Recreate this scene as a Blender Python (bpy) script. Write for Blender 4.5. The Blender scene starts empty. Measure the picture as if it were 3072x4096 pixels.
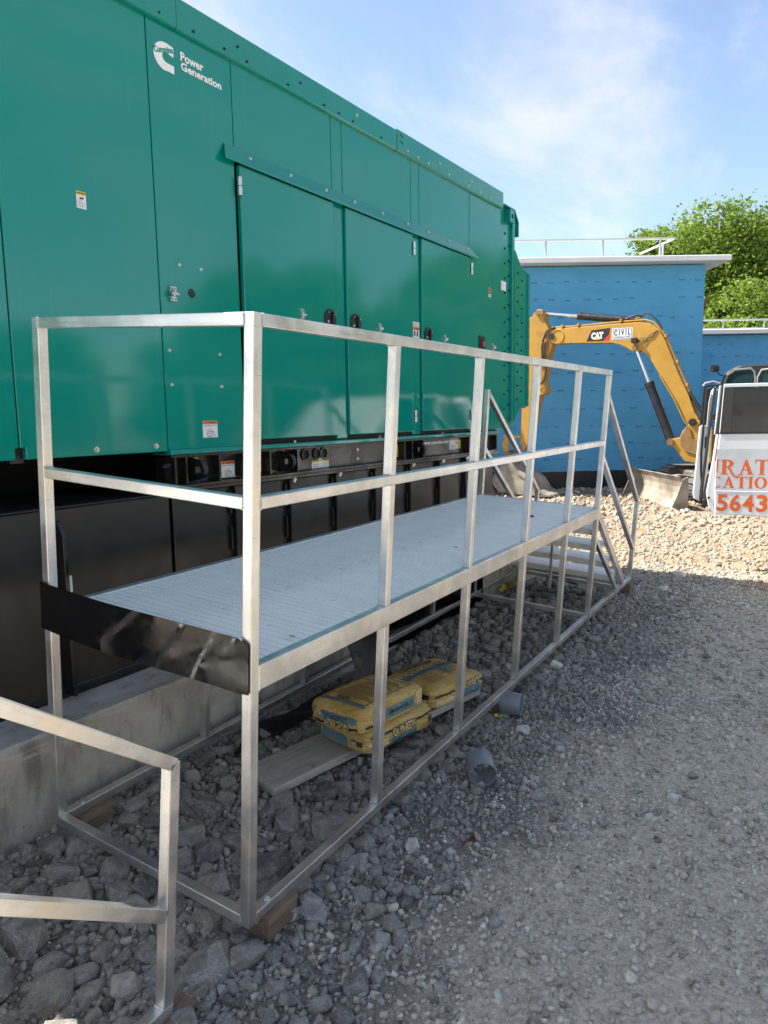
import bpy, bmesh, math, random
import numpy as np
from mathutils import Matrix, Vector, noise
from mathutils.bvhtree import BVHTree

R_ = random.Random(11)
NP = np.random.default_rng(5)
sc = bpy.context.scene
COL = sc.collection
rad = math.radians

# ------------------------------------------------------------------ camera
CAM_POS = Vector((-1.56494, -1.56750, 1.67436))
CAM_ROT = ((0.540665, 0.119175, -0.832754), (-0.841097, 0.058446, -0.537717), (-0.015412, 0.991152, 0.131838))
cam_d = bpy.data.cameras.new('camera'); cam = bpy.data.objects.new('camera', cam_d); COL.objects.link(cam)
cam.matrix_world = Matrix.Translation(CAM_POS) @ Matrix(CAM_ROT).to_4x4()
cam_d.sensor_fit = 'VERTICAL'; cam_d.sensor_height = 36; cam_d.lens = 25.1966
cam_d.clip_start = 0.05; cam_d.clip_end = 3000
sc.camera = cam

# ------------------------------------------------------------------ sky and sun
SUN_EL = rad(51.2); SUN_AZ = rad(-18.7)          # azimuth from +Y towards +X
sdir = Vector((math.sin(SUN_AZ) * math.cos(SUN_EL), math.cos(SUN_AZ) * math.cos(SUN_EL), math.sin(SUN_EL)))
w = bpy.data.worlds.new('World'); sc.world = w; w.use_nodes = True
nt = w.node_tree; nt.nodes.clear()
def N(t, **kw):
    n = nt.nodes.new(t)
    for k, v in kw.items(): setattr(n, k, v)
    return n
out = N('ShaderNodeOutputWorld'); bg = N('ShaderNodeBackground'); bg.inputs[1].default_value = 0.091
sky = N('ShaderNodeTexSky', sky_type='NISHITA', sun_disc=False, sun_elevation=SUN_EL, sun_rotation=SUN_AZ,
        altitude=200, air_density=1.0, dust_density=0.9, ozone_density=1.1)
tc = N('ShaderNodeTexCoord'); sep = N('ShaderNodeSeparateXYZ'); nt.links.new(tc.outputs['Generated'], sep.inputs[0])
def M2(op, a, b, clamp=False):
    m = N('ShaderNodeMath', operation=op, use_clamp=clamp)
    for i, q in enumerate((a, b)):
        if q is None: continue
        if isinstance(q, (int, float)): m.inputs[i].default_value = q
        else: nt.links.new(q, m.inputs[i])
    return m.outputs[0]
den = M2('ADD', M2('MAXIMUM', sep.outputs[2], 0.0), 0.22)
cmb = N('ShaderNodeCombineXYZ')
nt.links.new(M2('DIVIDE', sep.outputs[0], den), cmb.inputs[0]); nt.links.new(M2('DIVIDE', sep.outputs[1], den), cmb.inputs[1])
mp = N('ShaderNodeMapping'); nt.links.new(cmb.outputs[0], mp.inputs[0]); mp.inputs['Rotation'].default_value = (0, 0, rad(35)); mp.inputs['Scale'].default_value = (0.75, 1.35, 1); mp.inputs['Location'].default_value = (3.2, 1.7, 0)
n1 = N('ShaderNodeTexNoise'); n1.inputs['Scale'].default_value = 1.25; n1.inputs['Detail'].default_value = 8; n1.inputs['Roughness'].default_value = 0.60; n1.inputs['Distortion'].default_value = 0.45
nt.links.new(mp.outputs[0], n1.inputs['Vector'])
cr = N('ShaderNodeMapRange'); cr.interpolation_type = 'SMOOTHSTEP'; cr.inputs['From Min'].default_value = 0.42; cr.inputs['From Max'].default_value = 0.80; cr.inputs['To Min'].default_value = 0.04
nt.links.new(n1.outputs[0], cr.inputs[0])
mix = N('ShaderNodeMix', data_type='RGBA'); nt.links.new(cr.outputs[0], mix.inputs['Factor'])
nt.links.new(sky.outputs[0], mix.inputs['A']); mix.inputs['B'].default_value = (4.5, 4.3, 4.1, 1)
nt.links.new(mix.outputs['Result'], bg.inputs[0]); nt.links.new(bg.outputs[0], out.inputs[0])

sun_d = bpy.data.lights.new('sun', 'SUN'); sun_d.energy = 4.5; sun_d.angle = rad(0.55); sun_d.color = (1.0, 0.93, 0.82)
sun = bpy.data.objects.new('sun', sun_d); COL.objects.link(sun); sun.location = sdir * 60
sun.rotation_euler = sdir.to_track_quat('Z', 'Y').to_euler()

sc.view_settings.view_transform = 'Standard'; sc.view_settings.look = 'None'
sc.view_settings.exposure = 1.55; sc.view_settings.gamma = 1.0; sc.view_settings.use_curve_mapping = False
sc.render.engine = 'CYCLES'
try:
    sc.cycles.use_denoising = True; sc.cycles.denoiser = 'OPENIMAGEDENOISE'
    sc.cycles.max_bounces = 8; sc.cycles.sample_clamp_indirect = 6
except Exception: pass

# ------------------------------------------------------------------ materials
def lin(r, g, b):
    f = lambda c: (c / 255 / 12.92) if c / 255 <= 0.04045 else ((c / 255 + 0.055) / 1.055) ** 2.4
    return (f(r), f(g), f(b), 1)
class NT:
    def __init__(s, name):
        s.m = bpy.data.materials.new(name); s.m.use_nodes = True; s.t = s.m.node_tree
        s.b = s.t.nodes['Principled BSDF']; s.tc = s.t.nodes.new('ShaderNodeTexCoord')
    def n(s, t, **kw):
        x = s.t.nodes.new(t)
        for k, v in kw.items(): setattr(x, k, v)
        return x
    def l(s, a, b): s.t.links.new(a, b)
    def mapping(s, src='Object', scale=(1, 1, 1), rot=(0, 0, 0)):
        m = s.n('ShaderNodeMapping'); m.inputs['Scale'].default_value = scale; m.inputs['Rotation'].default_value = rot
        s.l(s.tc.outputs[src], m.inputs[0]); return m.outputs[0]
    def noise(s, vec, scale, detail=4, rough=0.55, dist=0):
        x = s.n('ShaderNodeTexNoise'); x.inputs['Scale'].default_value = scale; x.inputs['Detail'].default_value = detail
        x.inputs['Roughness'].default_value = rough; x.inputs['Distortion'].default_value = dist
        if vec is not None: s.l(vec, x.inputs['Vector'])
        return x.outputs[0]
    def voro(s, vec, scale, feature='F1'):
        x = s.n('ShaderNodeTexVoronoi', feature=feature); x.inputs['Scale'].default_value = scale; s.l(vec, x.inputs['Vector']); return x
    def ramp(s, fac, stops):
        r = s.n('ShaderNodeValToRGB'); e = r.color_ramp.elements
        while len(e) < len(stops): e.new(0.5)
        for q, (p, c) in zip(e, stops):
            q.position = p; q.color = c if len(c) == 4 else (*c, 1)
        s.l(fac, r.inputs[0]); return r.outputs[0]
    def mix(s, fac, a, b, blend='MIX'):
        m = s.n('ShaderNodeMix', data_type='RGBA', blend_type=blend)
        for q, key in ((fac, 'Factor'), (a, 'A'), (b, 'B')):
            i = m.inputs[key] if key == 'Factor' else [k for k in m.inputs if k.name == key and k.type == 'RGBA'][0]
            if isinstance(q, (int, float)): i.default_value = q
            elif isinstance(q, tuple): i.default_value = q if len(q) == 4 else (*q, 1)
            else: s.l(q, i)
        return [o for o in m.outputs if o.type == 'RGBA'][0]
    def math(s, op, a, b=None, clamp=False):
        m = s.n('ShaderNodeMath', operation=op, use_clamp=clamp)
        for i, q in enumerate((a, b)):
            if q is None: continue
            if isinstance(q, (int, float)): m.inputs[i].default_value = q
            else: s.l(q, m.inputs[i])
        return m.outputs[0]
    def rng(s, v, a, b, c=0, d=1, smooth=True):
        m = s.n('ShaderNodeMapRange'); m.interpolation_type = 'SMOOTHSTEP' if smooth else 'LINEAR'
        for k, q in zip(('From Min', 'From Max', 'To Min', 'To Max'), (a, b, c, d)): m.inputs[k].default_value = q
        s.l(v, m.inputs[0]); return m.outputs[0]
    def bump(s, h, strength=0.3, dist=0.01):
        x = s.n('ShaderNodeBump'); x.inputs['Strength'].default_value = strength; x.inputs['Distance'].default_value = dist
        s.l(h, x.inputs['Height']); s.l(x.outputs[0], s.b.inputs['Normal'])
    def set(s, color=None, rough=None, metal=None, spec=None):
        for k, q in (('Base Color', color), ('Roughness', rough), ('Metallic', metal), ('Specular IOR Level', spec)):
            if q is None: continue
            if isinstance(q, (int, float)): s.b.inputs[k].default_value = q
            elif isinstance(q, tuple): s.b.inputs[k].default_value = q if len(q) == 4 else (*q, 1)
            else: s.l(q, s.b.inputs[k])
        return s

def simple(name, col, rough=0.5, metal=0.0, var=0.12, vs=3.0, bump=0.0, bs=60, spec=0.5):
    x = NT(name); v = x.mapping()
    nz = x.noise(v, vs, 5, 0.6)
    c = tuple(col[:3])
    dark = tuple(k * (1 - var) for k in c); lite = tuple(min(1, k * (1 + var)) for k in c)
    x.set(color=x.ramp(nz, [(0.3, dark), (0.7, lite)]), rough=x.rng(x.noise(v, vs * 2.3, 4), 0.3, 0.7, max(0, rough - 0.08), min(1, rough + 0.08)), metal=metal, spec=spec)
    if bump: x.bump(x.noise(v, bs, 4), bump, 0.004)
    return x.m

def green_paint():
    x = NT('green_enamel'); v = x.mapping('Object')
    n = x.noise(v, 0.9, 4, 0.6)
    x.set(color=x.ramp(n, [(0.25, (0.000, 0.216, 0.170)), (0.75, (0.001, 0.238, 0.190))]))
    stk = x.rng(x.noise(x.mapping('Object', (9, 9, 0.35)), 3.0, 6, 0.7), 0.56, 0.80)
    c0_ = x.ramp(n, [(0.25, (0.000, 0.216, 0.170)), (0.75, (0.001, 0.238, 0.190))])
    x.set(color=x.mix(x.math('MULTIPLY', stk, 0.17), c0_, (0.16, 0.30, 0.27, 1)))
    dust = x.noise(x.mapping('Object', (2, 2, 0.5)), 2.5, 6, 0.65)
    x.set(rough=x.rng(dust, 0.35, 0.75, 0.03, 0.09), spec=0.58)
    h = x.math('ADD', x.noise(v, 1.1, 2), x.math('MULTIPLY', x.noise(v, 220, 2), 0.012))
    x.bump(h, 0.11, 0.05)
    return x.m
def black_gloss():
    x = NT('black_enamel'); v = x.mapping()
    x.set(color=x.ramp(x.noise(v, 5, 5, 0.65), [(0.3, (0.006, 0.006, 0.007)), (0.75, (0.014, 0.013, 0.012))]), rough=x.rng(x.noise(v, 4, 5), 0.3, 0.7, 0.16, 0.36))
    x.bump(x.noise(v, 7, 3), 0.12, 0.02); return x.m
def black_tank():
    x = NT('black_tank_paint'); v = x.mapping()
    dust = x.noise(x.mapping('Object', (3, 3, 1.2)), 2, 6, 0.65)
    x.set(color=x.ramp(dust, [(0.35, (0.008, 0.008, 0.009)), (0.8, (0.022, 0.020, 0.018))]), rough=x.rng(dust, 0.3, 0.7, 0.30, 0.5)); return x.m
def alu():
    x = NT('mill_aluminium'); v = x.mapping('Object', (0.6, 14, 14)); v2 = x.mapping('Object')
    st = x.noise(v, 6, 6, 0.7)
    blot = x.noise(v2, 5.5, 5, 0.62, 0.6)
    spk = x.rng(x.noise(v2, 95, 3, 0.6), 0.62, 0.72)
    c = x.mix(x.rng(blot, 0.35, 0.7), (0.60, 0.605, 0.61, 1), (0.80, 0.795, 0.78, 1))
    c = x.mix(x.math('MULTIPLY', x.rng(st, 0.42, 0.7), 0.35), c, (0.58, 0.58, 0.585, 1))
    c = x.mix(x.math('MULTIPLY', spk, 0.35), c, (0.30, 0.29, 0.27, 1))
    c = x.mix(x.math('MULTIPLY', x.rng(x.noise(v2, 3.4, 3, 0.5), 0.52, 0.68), 0.55), c, (0.86, 0.80, 0.68, 1))
    scr = x.rng(x.noise(x.mapping('Object', (90, 5, 5), (0.5, 0.3, 0.6)), 3, 3, 0.5, 0.5), 0.70, 0.73)
    c = x.mix(x.math('MULTIPLY', scr, 0.6), c, (0.25, 0.24, 0.22, 1))
    dirt = x.rng(x.noise(v2, 2.2, 6, 0.7), 0.55, 0.72)
    c = x.mix(x.math('MULTIPLY', dirt, 0.30), c, (0.36, 0.33, 0.28, 1))
    x.set(color=c, metal=x.rng(dirt, 0, 1, 0.95, 0.75), rough=x.rng(x.math('ADD', st, x.math('MULTIPLY', blot, 0.7)), 0.5, 1.2, 0.28, 0.52))
    x.bump(st, 0.10, 0.002); return x.m
def alu_deck():
    x = NT('deck_aluminium'); v = x.mapping('Object'); v2 = x.mapping('Object', (16, 0.8, 16))
    blot = x.noise(v, 2.4, 6, 0.65, 0.4)
    c = x.ramp(blot, [(0.3, (0.78, 0.75, 0.70)), (0.7, (0.93, 0.895, 0.835))])
    c = x.mix(x.math('MULTIPLY', x.rng(x.noise(v, 9, 6, 0.75), 0.56, 0.74), 0.5), c, (0.42, 0.40, 0.36, 1))
    c = x.mix(x.rng(x.noise(v, 46, 2), 0.70, 0.76), c, (0.08, 0.075, 0.07, 1))
    x.set(color=c, metal=0.08, rough=x.rng(x.noise(v2, 5, 4), 0.3, 0.7, 0.40, 0.55)); x.bump(x.noise(v2, 30, 3), 0.15, 0.002); return x.m
def concrete():
    x = NT('cast_concrete'); v = x.mapping(); vs = x.mapping('Object', (1, 1, 0.25))
    c = x.ramp(x.noise(v, 2.2, 7, 0.66), [(0.28, (0.27, 0.25, 0.22)), (0.5, (0.42, 0.395, 0.355)), (0.74, (0.55, 0.525, 0.48))])
    c = x.mix(x.math('MULTIPLY', x.rng(x.noise(vs, 9, 6, 0.7), 0.50, 0.70), 0.6), c, (0.13, 0.11, 0.085, 1))
    c = x.mix(x.math('MULTIPLY', x.rng(x.noise(x.mapping('Object', (.4, 1, 5)), 5, 6, 0.7), 0.55, 0.66), 0.5), c, (0.56, 0.54, 0.50, 1))
    holes = x.rng(x.voro(v, 26).outputs['Distance'], 0.05, 0.13)
    pit = x.math('MULTIPLY', x.math('SUBTRACT', 1.0, holes), x.rng(x.noise(v, 6, 2), 0.5, 0.62))
    c = x.mix(x.math('MULTIPLY', pit, 0.8), c, (0.05, 0.045, 0.04, 1))
    x.set(color=c, rough=0.85, spec=0.25)
    x.bump(x.math('SUBTRACT', x.math('ADD', x.noise(v, 14, 8, 0.7), x.math('MULTIPLY', x.noise(vs, 4, 4), 0.8)), x.math('MULTIPLY', pit, 1.2)), 0.65, 0.012); return x.m
def wood(name, a, b, scale=1.0):
    x = NT(name); v = x.mapping('Object', (1.2 * scale, 14 * scale, 14 * scale))
    n = x.noise(v, 2.5, 6, 0.65, 1.2)
    wv = x.n('ShaderNodeTexWave', wave_type='BANDS', bands_direction='Y'); wv.inputs['Scale'].default_value = 2.2; wv.inputs['Distortion'].default_value = 5; wv.inputs['Detail'].default_value = 3
    x.l(v, wv.inputs['Vector'])
    f = x.math('ADD', x.math('MULTIPLY', n, 0.75), x.math('MULTIPLY', wv.outputs[1], 0.25))
    c = x.ramp(f, [(0.3, a), (0.7, b)])
    sp = x.rng(x.noise(x.mapping(), 16, 7, 0.75), 0.56, 0.70)
    c = x.mix(x.math('MULTIPLY', sp, 0.55), c, tuple(k * 0.35 for k in a[:3]))
    x.set(color=c, rough=0.8, spec=0.25); x.bump(f, 0.35, 0.004); return x.m
def rock_mat(name, dark, mid, light, island=False, vein=0.5):
    x = NT(name); v = x.mapping('Object')
    if island:
        g = x.n('ShaderNodeNewGeometry'); rnd = g.outputs['Random Per Island']; v = x.mapping('Object')
    else:
        o = x.n('ShaderNodeObjectInfo'); rnd = o.outputs['Random']; v = x.mapping('Object', (.09, .09, .09))
        ad = x.n('ShaderNodeVectorMath', operation='ADD'); x.l(v, ad.inputs[0])
        cmb_ = x.n('ShaderNodeCombineXYZ'); x.l(x.math('MULTIPLY', rnd, 37.0), cmb_.inputs[0]); x.l(x.math('MULTIPLY', rnd, 91.0), cmb_.inputs[1]); x.l(cmb_.outputs[0], ad.inputs[1]); v = ad.outputs[0]
    base = x.ramp(rnd, [(0.0, dark), (0.30, mid), (0.70, tuple(k * q for k, q in zip(mid, (1.1, 1.06, 1.0)))), (0.90, mid), (1.0, light)])
    mott = x.noise(v, 11, 8, 0.74)
    val = x.rng(mott, 0.30, 0.70, 0.50, 1.5, False)
    hs = x.n('ShaderNodeHueSaturation'); x.l(base, hs.inputs['Color']); x.l(val, hs.inputs['Value']); base = hs.outputs[0]
    vn = x.noise(v, 7, 9, 0.85, 0.7)
    band = x.math('MULTIPLY', x.math('MULTIPLY', x.rng(vn, 0.495, 0.52), x.math('SUBTRACT', 1.0, x.rng(vn, 0.52, 0.55))), vein)
    base = x.mix(band, base, (0.55, 0.53, 0.49, 1))
    spk = x.rng(x.noise(v, 60, 3, 0.6), 0.62, 0.68)
    base = x.mix(x.math('MULTIPLY', spk, 0.45), base, (0.55, 0.53, 0.50, 1))
    x.set(color=base, rough=0.72, spec=0.4)
    x.bump(x.math('ADD', mott, x.math('MULTIPLY', x.noise(v, 34, 6, 0.7), 0.5)), 0.7, 0.014); return x.m

MT = {}
MT['green'] = green_paint(); MT['gloss'] = black_gloss(); MT['tank'] = black_tank(); MT['alu'] = alu(); MT['deck'] = alu_deck()
MT['concrete'] = concrete()
MT['seam'] = simple('dark_void', (0.006, 0.008, 0.008), 0.7)
MT['steel'] = simple('zinc_steel', (0.62, 0.62, 0.60), 0.32, 0.9, 0.15, 30)
MT['plast'] = simple('black_plastic', (0.012, 0.012, 0.013), 0.42, 0, 0.2, 20)
MT['rubber'] = simple('black_rubber', (0.014, 0.014, 0.015), 0.6, 0, 0.2, 20)
MT['white'] = simple('white_print', (0.80, 0.80, 0.79), 0.45, 0, 0.03, 4)
MT['label'] = simple('label_white', (0.70, 0.71, 0.72), 0.4, 0, 0.05, 9)
MT['ink'] = simple('label_ink', (0.03, 0.03, 0.035), 0.5)
MT['inkg'] = simple('grey_ink', (0.30, 0.31, 0.33), 0.5)
MT['orange'] = simple('warning_orange', (0.75, 0.20, 0.02), 0.45, 0, 0.05)
MT['yellow'] = simple('caution_yellow', (0.72, 0.52, 0.03), 0.45, 0, 0.05)
MT['red'] = simple('red_button', (0.65, 0.03, 0.04), 0.35)
MT['block'] = wood('sawn_block_wood', (0.10, 0.066, 0.044, 1), (0.27, 0.19, 0.135, 1), 1.5)
MT['plank'] = wood('weathered_plank', (0.28, 0.255, 0.22, 1), (0.56, 0.52, 0.46, 1), 1.0)
MT['pvc'] = simple('grey_pvc', (0.20, 0.212, 0.235), 0.34, 0, 0.10, 14, 0.05, 40)
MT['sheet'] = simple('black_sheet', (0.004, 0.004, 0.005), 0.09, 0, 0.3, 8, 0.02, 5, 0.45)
MT['rock'] = rock_mat('dark_rock', (0.095, 0.090, 0.081), (0.205, 0.193, 0.173), (0.38, 0.352, 0.30), False, 0.42)
MT['rubble'] = rock_mat('dark_rubble', (0.088, 0.083, 0.075), (0.215, 0.202, 0.181), (0.42, 0.392, 0.342), True)
MT['gravel'] = rock_mat('grey_gravel', (0.25, 0.227, 0.188), (0.49, 0.448, 0.378), (0.72, 0.665, 0.565), True, 0.3)
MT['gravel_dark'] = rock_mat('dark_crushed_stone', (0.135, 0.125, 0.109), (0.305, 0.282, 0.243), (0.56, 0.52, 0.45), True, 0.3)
MT['lime'] = rock_mat('pale_limestone', (0.17, 0.137, 0.10), (0.31, 0.262, 0.20), (0.46, 0.41, 0.335), True, 0.2)
def machine_paint():
    x = NT('worn_machine_yellow'); v = x.mapping()
    c = x.ramp(x.noise(v, 1.6, 5, 0.6), [(0.3, (0.36, 0.19, 0.022)), (0.7, (0.45, 0.25, 0.032))])
    c = x.mix(x.math('MULTIPLY', x.rng(x.noise(v, 4.5, 8, 0.75), 0.54, 0.70), 0.6), c, (0.17, 0.11, 0.05, 1))
    c = x.mix(x.math('MULTIPLY', x.rng(x.noise(x.mapping('Object', (1, 1, .3)), 7, 6, 0.7), 0.58, 0.72), 0.4), c, (0.42, 0.34, 0.22, 1))
    c = x.mix(x.rng(x.noise(v, 30, 3, 0.6), 0.70, 0.74), c, (0.06, 0.045, 0.03, 1))
    x.set(color=c, rough=x.rng(x.noise(v, 5, 5), 0.3, 0.7, 0.35, 0.62)); x.bump(x.noise(v, 9, 4), 0.12, 0.006); return x.m
MT['cat'] = machine_paint()
MT['catd'] = simple('grimy_yellow', (0.20, 0.115, 0.04), 0.6, 0, 0.45, 3.5, 0.3, 12)
MT['mud'] = simple('dusty_steel', (0.27, 0.235, 0.19), 0.75, 0, 0.55, 2.6, 0.5, 14)
MT['track'] = simple('track_steel', (0.13, 0.12, 0.11), 0.7, 0.2, 0.35, 7, 0.4, 20)
MT['chrome'] = simple('chrome_rod', (0.75, 0.75, 0.75), 0.14, 1.0, 0.05)
MT['hyd'] = simple('cylinder_black', (0.013, 0.013, 0.014), 0.38, 0, 0.5, 6, 0.1, 20)
MT['car'] = simple('white_car_paint', (0.72, 0.73, 0.75), 0.16, 0, 0.02, 1)
MT['ltr'] = simple('orange_lettering', (0.72, 0.12, 0.008), 0.35, 0, 0.04)
MT['glassd'] = simple('privacy_glass', (0.016, 0.018, 0.024), 0.05, 0, 0.1)
MT['cabglass'] = simple('cab_glass', (0.015, 0.035, 0.038), 0.06, 0, 0.1)
MT['blueink'] = simple('dark_blue_ink', (0.02, 0.028, 0.11), 0.5)
MT['fascia'] = simple('white_fascia', (0.74, 0.74, 0.73), 0.4, 0, 0.06, 1.2)
MT['kraft'] = None

# ------------------------------------------------------------------ mesh helpers
class MB:
    def __init__(s): s.v = []; s.f = []
    def add(s, vs, fs):
        o = len(s.v); s.v += [tuple(q) for q in vs]; s.f += [tuple(i + o for i in q) for q in fs]; return s
    def box(s, x0, x1, y0, y1, z0, z1):
        return s.add([(x0, y0, z0), (x1, y0, z0), (x1, y1, z0), (x0, y1, z0), (x0, y0, z1), (x1, y0, z1), (x1, y1, z1), (x0, y1, z1)],
                     [(0, 3, 2, 1), (4, 5, 6, 7), (0, 1, 5, 4), (1, 2, 6, 5), (2, 3, 7, 6), (3, 0, 4, 7)])
    def prism(s, pts, a0, a1, axis='y'):
        def P(p, a): return {'x': (a, p[0], p[1]), 'y': (p[0], a, p[1]), 'z': (p[0], p[1], a)}[axis]
        n = len(pts)
        return s.add([P(p, a0) for p in pts] + [P(p, a1) for p in pts],
                     [tuple(range(n)), tuple(range(2 * n - 1, n - 1, -1))] + [(i, i + n, (i + 1) % n + n, (i + 1) % n) for i in range(n)])
    def cyl(s, p0, p1, r0, r1=None, n=12, cap=True):
        r1 = r0 if r1 is None else r1
        p0 = Vector(p0); p1 = Vector(p1); d = (p1 - p0).normalized()
        a = d.orthogonal().normalized(); b = d.cross(a)
        ring = lambda c, r: [c + (a * math.cos(t) + b * math.sin(t)) * r for t in [2 * math.pi * i / n for i in range(n)]]
        fs = [(i, (i + 1) % n, (i + 1) % n + n, i + n) for i in range(n)]
        if cap: fs += [tuple(range(n - 1, -1, -1)), tuple(range(n, 2 * n))]
        return s.add(ring(p0, r0) + ring(p1, r1), fs)
    def path(s, pts, r, n=8):
        pts = [Vector(p) for p in pts]; o = len(s.v); k = len(pts)
        rr = r if isinstance(r, (list, tuple)) else [r] * k
        ref = None
        for i, p in enumerate(pts):
            d = (pts[min(i + 1, k - 1)] - pts[max(i - 1, 0)]).normalized()
            a = d.orthogonal().normalized() if ref is None else (ref - d * ref.dot(d)).normalized()
            ref = a; b = d.cross(a)
            s.v += [tuple(p + (a * math.cos(t) + b * math.sin(t)) * rr[i]) for t in [2 * math.pi * j / n for j in range(n)]]
        for i in range(k - 1):
            for j in range(n):
                s.f.append((o + i * n + j, o + i * n + (j + 1) % n, o + (i + 1) * n + (j + 1) % n, o + (i + 1) * n + j))
        s.f.append(tuple(o + j for j in range(n - 1, -1, -1))); s.f.append(tuple(o + (k - 1) * n + j for j in range(n)))
        return s
    def lathe(s, prof, c, axis, n=32, closed=True):
        axis = Vector(axis).normalized(); a = axis.orthogonal().normalized(); b = axis.cross(a); c = Vector(c); o = len(s.v); k = len(prof)
        for i in range(n):
            t = 2 * math.pi * i / n; d = a * math.cos(t) + b * math.sin(t)
            s.v += [tuple(c + axis * h + d * r) for r, h in prof]
        for i in range(n):
            for j in range(k if closed else k - 1):
                j2 = (j + 1) % k; i2 = (i + 1) % n
                s.f.append((o + i * k + j, o + i * k + j2, o + i2 * k + j2, o + i2 * k + j))
        return s
    def mesh(s, name, bevel=0, seg=1, smooth=False):
        me = bpy.data.meshes.new(name); me.from_pydata(s.v, [], s.f); me.validate()
        bm = bmesh.new(); bm.from_mesh(me)
        bmesh.ops.recalc_face_normals(bm, faces=bm.faces)
        if bevel: bmesh.ops.bevel(bm, geom=list(bm.edges), offset=bevel, segments=seg, affect='EDGES', clamp_overlap=True, profile=0.5)
        if smooth:
            for f in bm.faces: f.smooth = True
            for e in bm.edges:
                if len(e.link_faces) == 2 and e.calc_face_angle(0) > 0.6: e.smooth = False
        bm.to_mesh(me); bm.free(); return me
    def build(s, name, mat, parent=None, bevel=0, seg=1, smooth=False, M=None):
        return link(name, s.mesh(name, bevel, seg, smooth), mat, parent, M)
ROOT = {}
def link(name, me, mat, parent=None, M=None):
    """A mesh object; its coordinates are those of its root's own frame."""
    if mat is not None and not me.materials: me.materials.append(MT[mat] if isinstance(mat, str) else mat)
    o = bpy.data.objects.new(name, me); COL.objects.link(o)
    if parent is not None:
        o.parent = parent
        if parent.name in ROOT: o.matrix_parent_inverse = ROOT[parent.name]
    if M is not None: o.matrix_basis = M
    return o
def thing(name, label, cat, M=None, group=None, base=None):
    """An Empty at the thing's base; with base= the parts keep world coordinates, with M= they use the local frame M."""
    o = bpy.data.objects.new(name, None); COL.objects.link(o); o.empty_display_size = 0.2
    if M is not None: o.matrix_basis = M
    if base is not None:
        o.location = base; ROOT[o.name] = Matrix.Translation(-Vector(base))
    return tag(o, label, cat, group)
def tag(o, label, cat, group=None):
    o['label'] = label; o['category'] = cat
    if group: o['group'] = group
    return o
def copy_tree(o, parent=None):
    c = o.copy(); COL.objects.link(c); c.parent = parent
    for ch in list(o.children): copy_tree(ch, c)
    return c
_TX = {}
def text_mesh(s, bold=0.0, italic=0.0):
    k = (s, bold, italic)
    if k not in _TX:
        cu = bpy.data.curves.new('t', 'FONT'); cu.body = s; cu.offset = bold; cu.shear = italic; cu.resolution_u = 3
        ob = bpy.data.objects.new('t', cu); COL.objects.link(ob)
        bpy.context.view_layer.update()
        me = bpy.data.meshes.new_from_object(ob.evaluated_get(bpy.context.evaluated_depsgraph_get()))
        vs = np.array([v.co[:2] for v in me.vertices]); fs = [tuple(p.vertices) for p in me.polygons]
        bpy.data.objects.remove(ob); bpy.data.curves.remove(cu); bpy.data.meshes.remove(me)
        _TX[k] = (vs, fs)
    return _TX[k]
def lettering(name, s, x0, x1, z0, z1, y, mat, parent, bold=0.02, italic=0.0, rot=0.0, flip=False):
    """Flat lettering on a face looking along -Y, fitted to the rectangle x0..x1, z0..z1."""
    vs, fs = text_mesh(s, bold, italic)
    a = vs.min(0); b = vs.max(0); u = (vs - a) / (b - a)
    if flip: u = 1 - u
    X = x0 + u[:, 0] * (x1 - x0); Z = z0 + u[:, 1] * (z1 - z0)
    if rot:
        cx, cz = (x0 + x1) / 2, (z0 + z1) / 2; c, q = math.cos(rot), math.sin(rot)
        X, Z = cx + (X - cx) * c - (Z - cz) * q, cz + (X - cx) * q + (Z - cz) * c
    me = bpy.data.meshes.new(name); me.from_pydata([(float(p), y, float(q)) for p, q in zip(X, Z)], [], fs)
    return link(name, me, mat, parent)
def smooth01(t): t = np.clip(t, 0, 1); return t * t * (3 - 2 * t)

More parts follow.
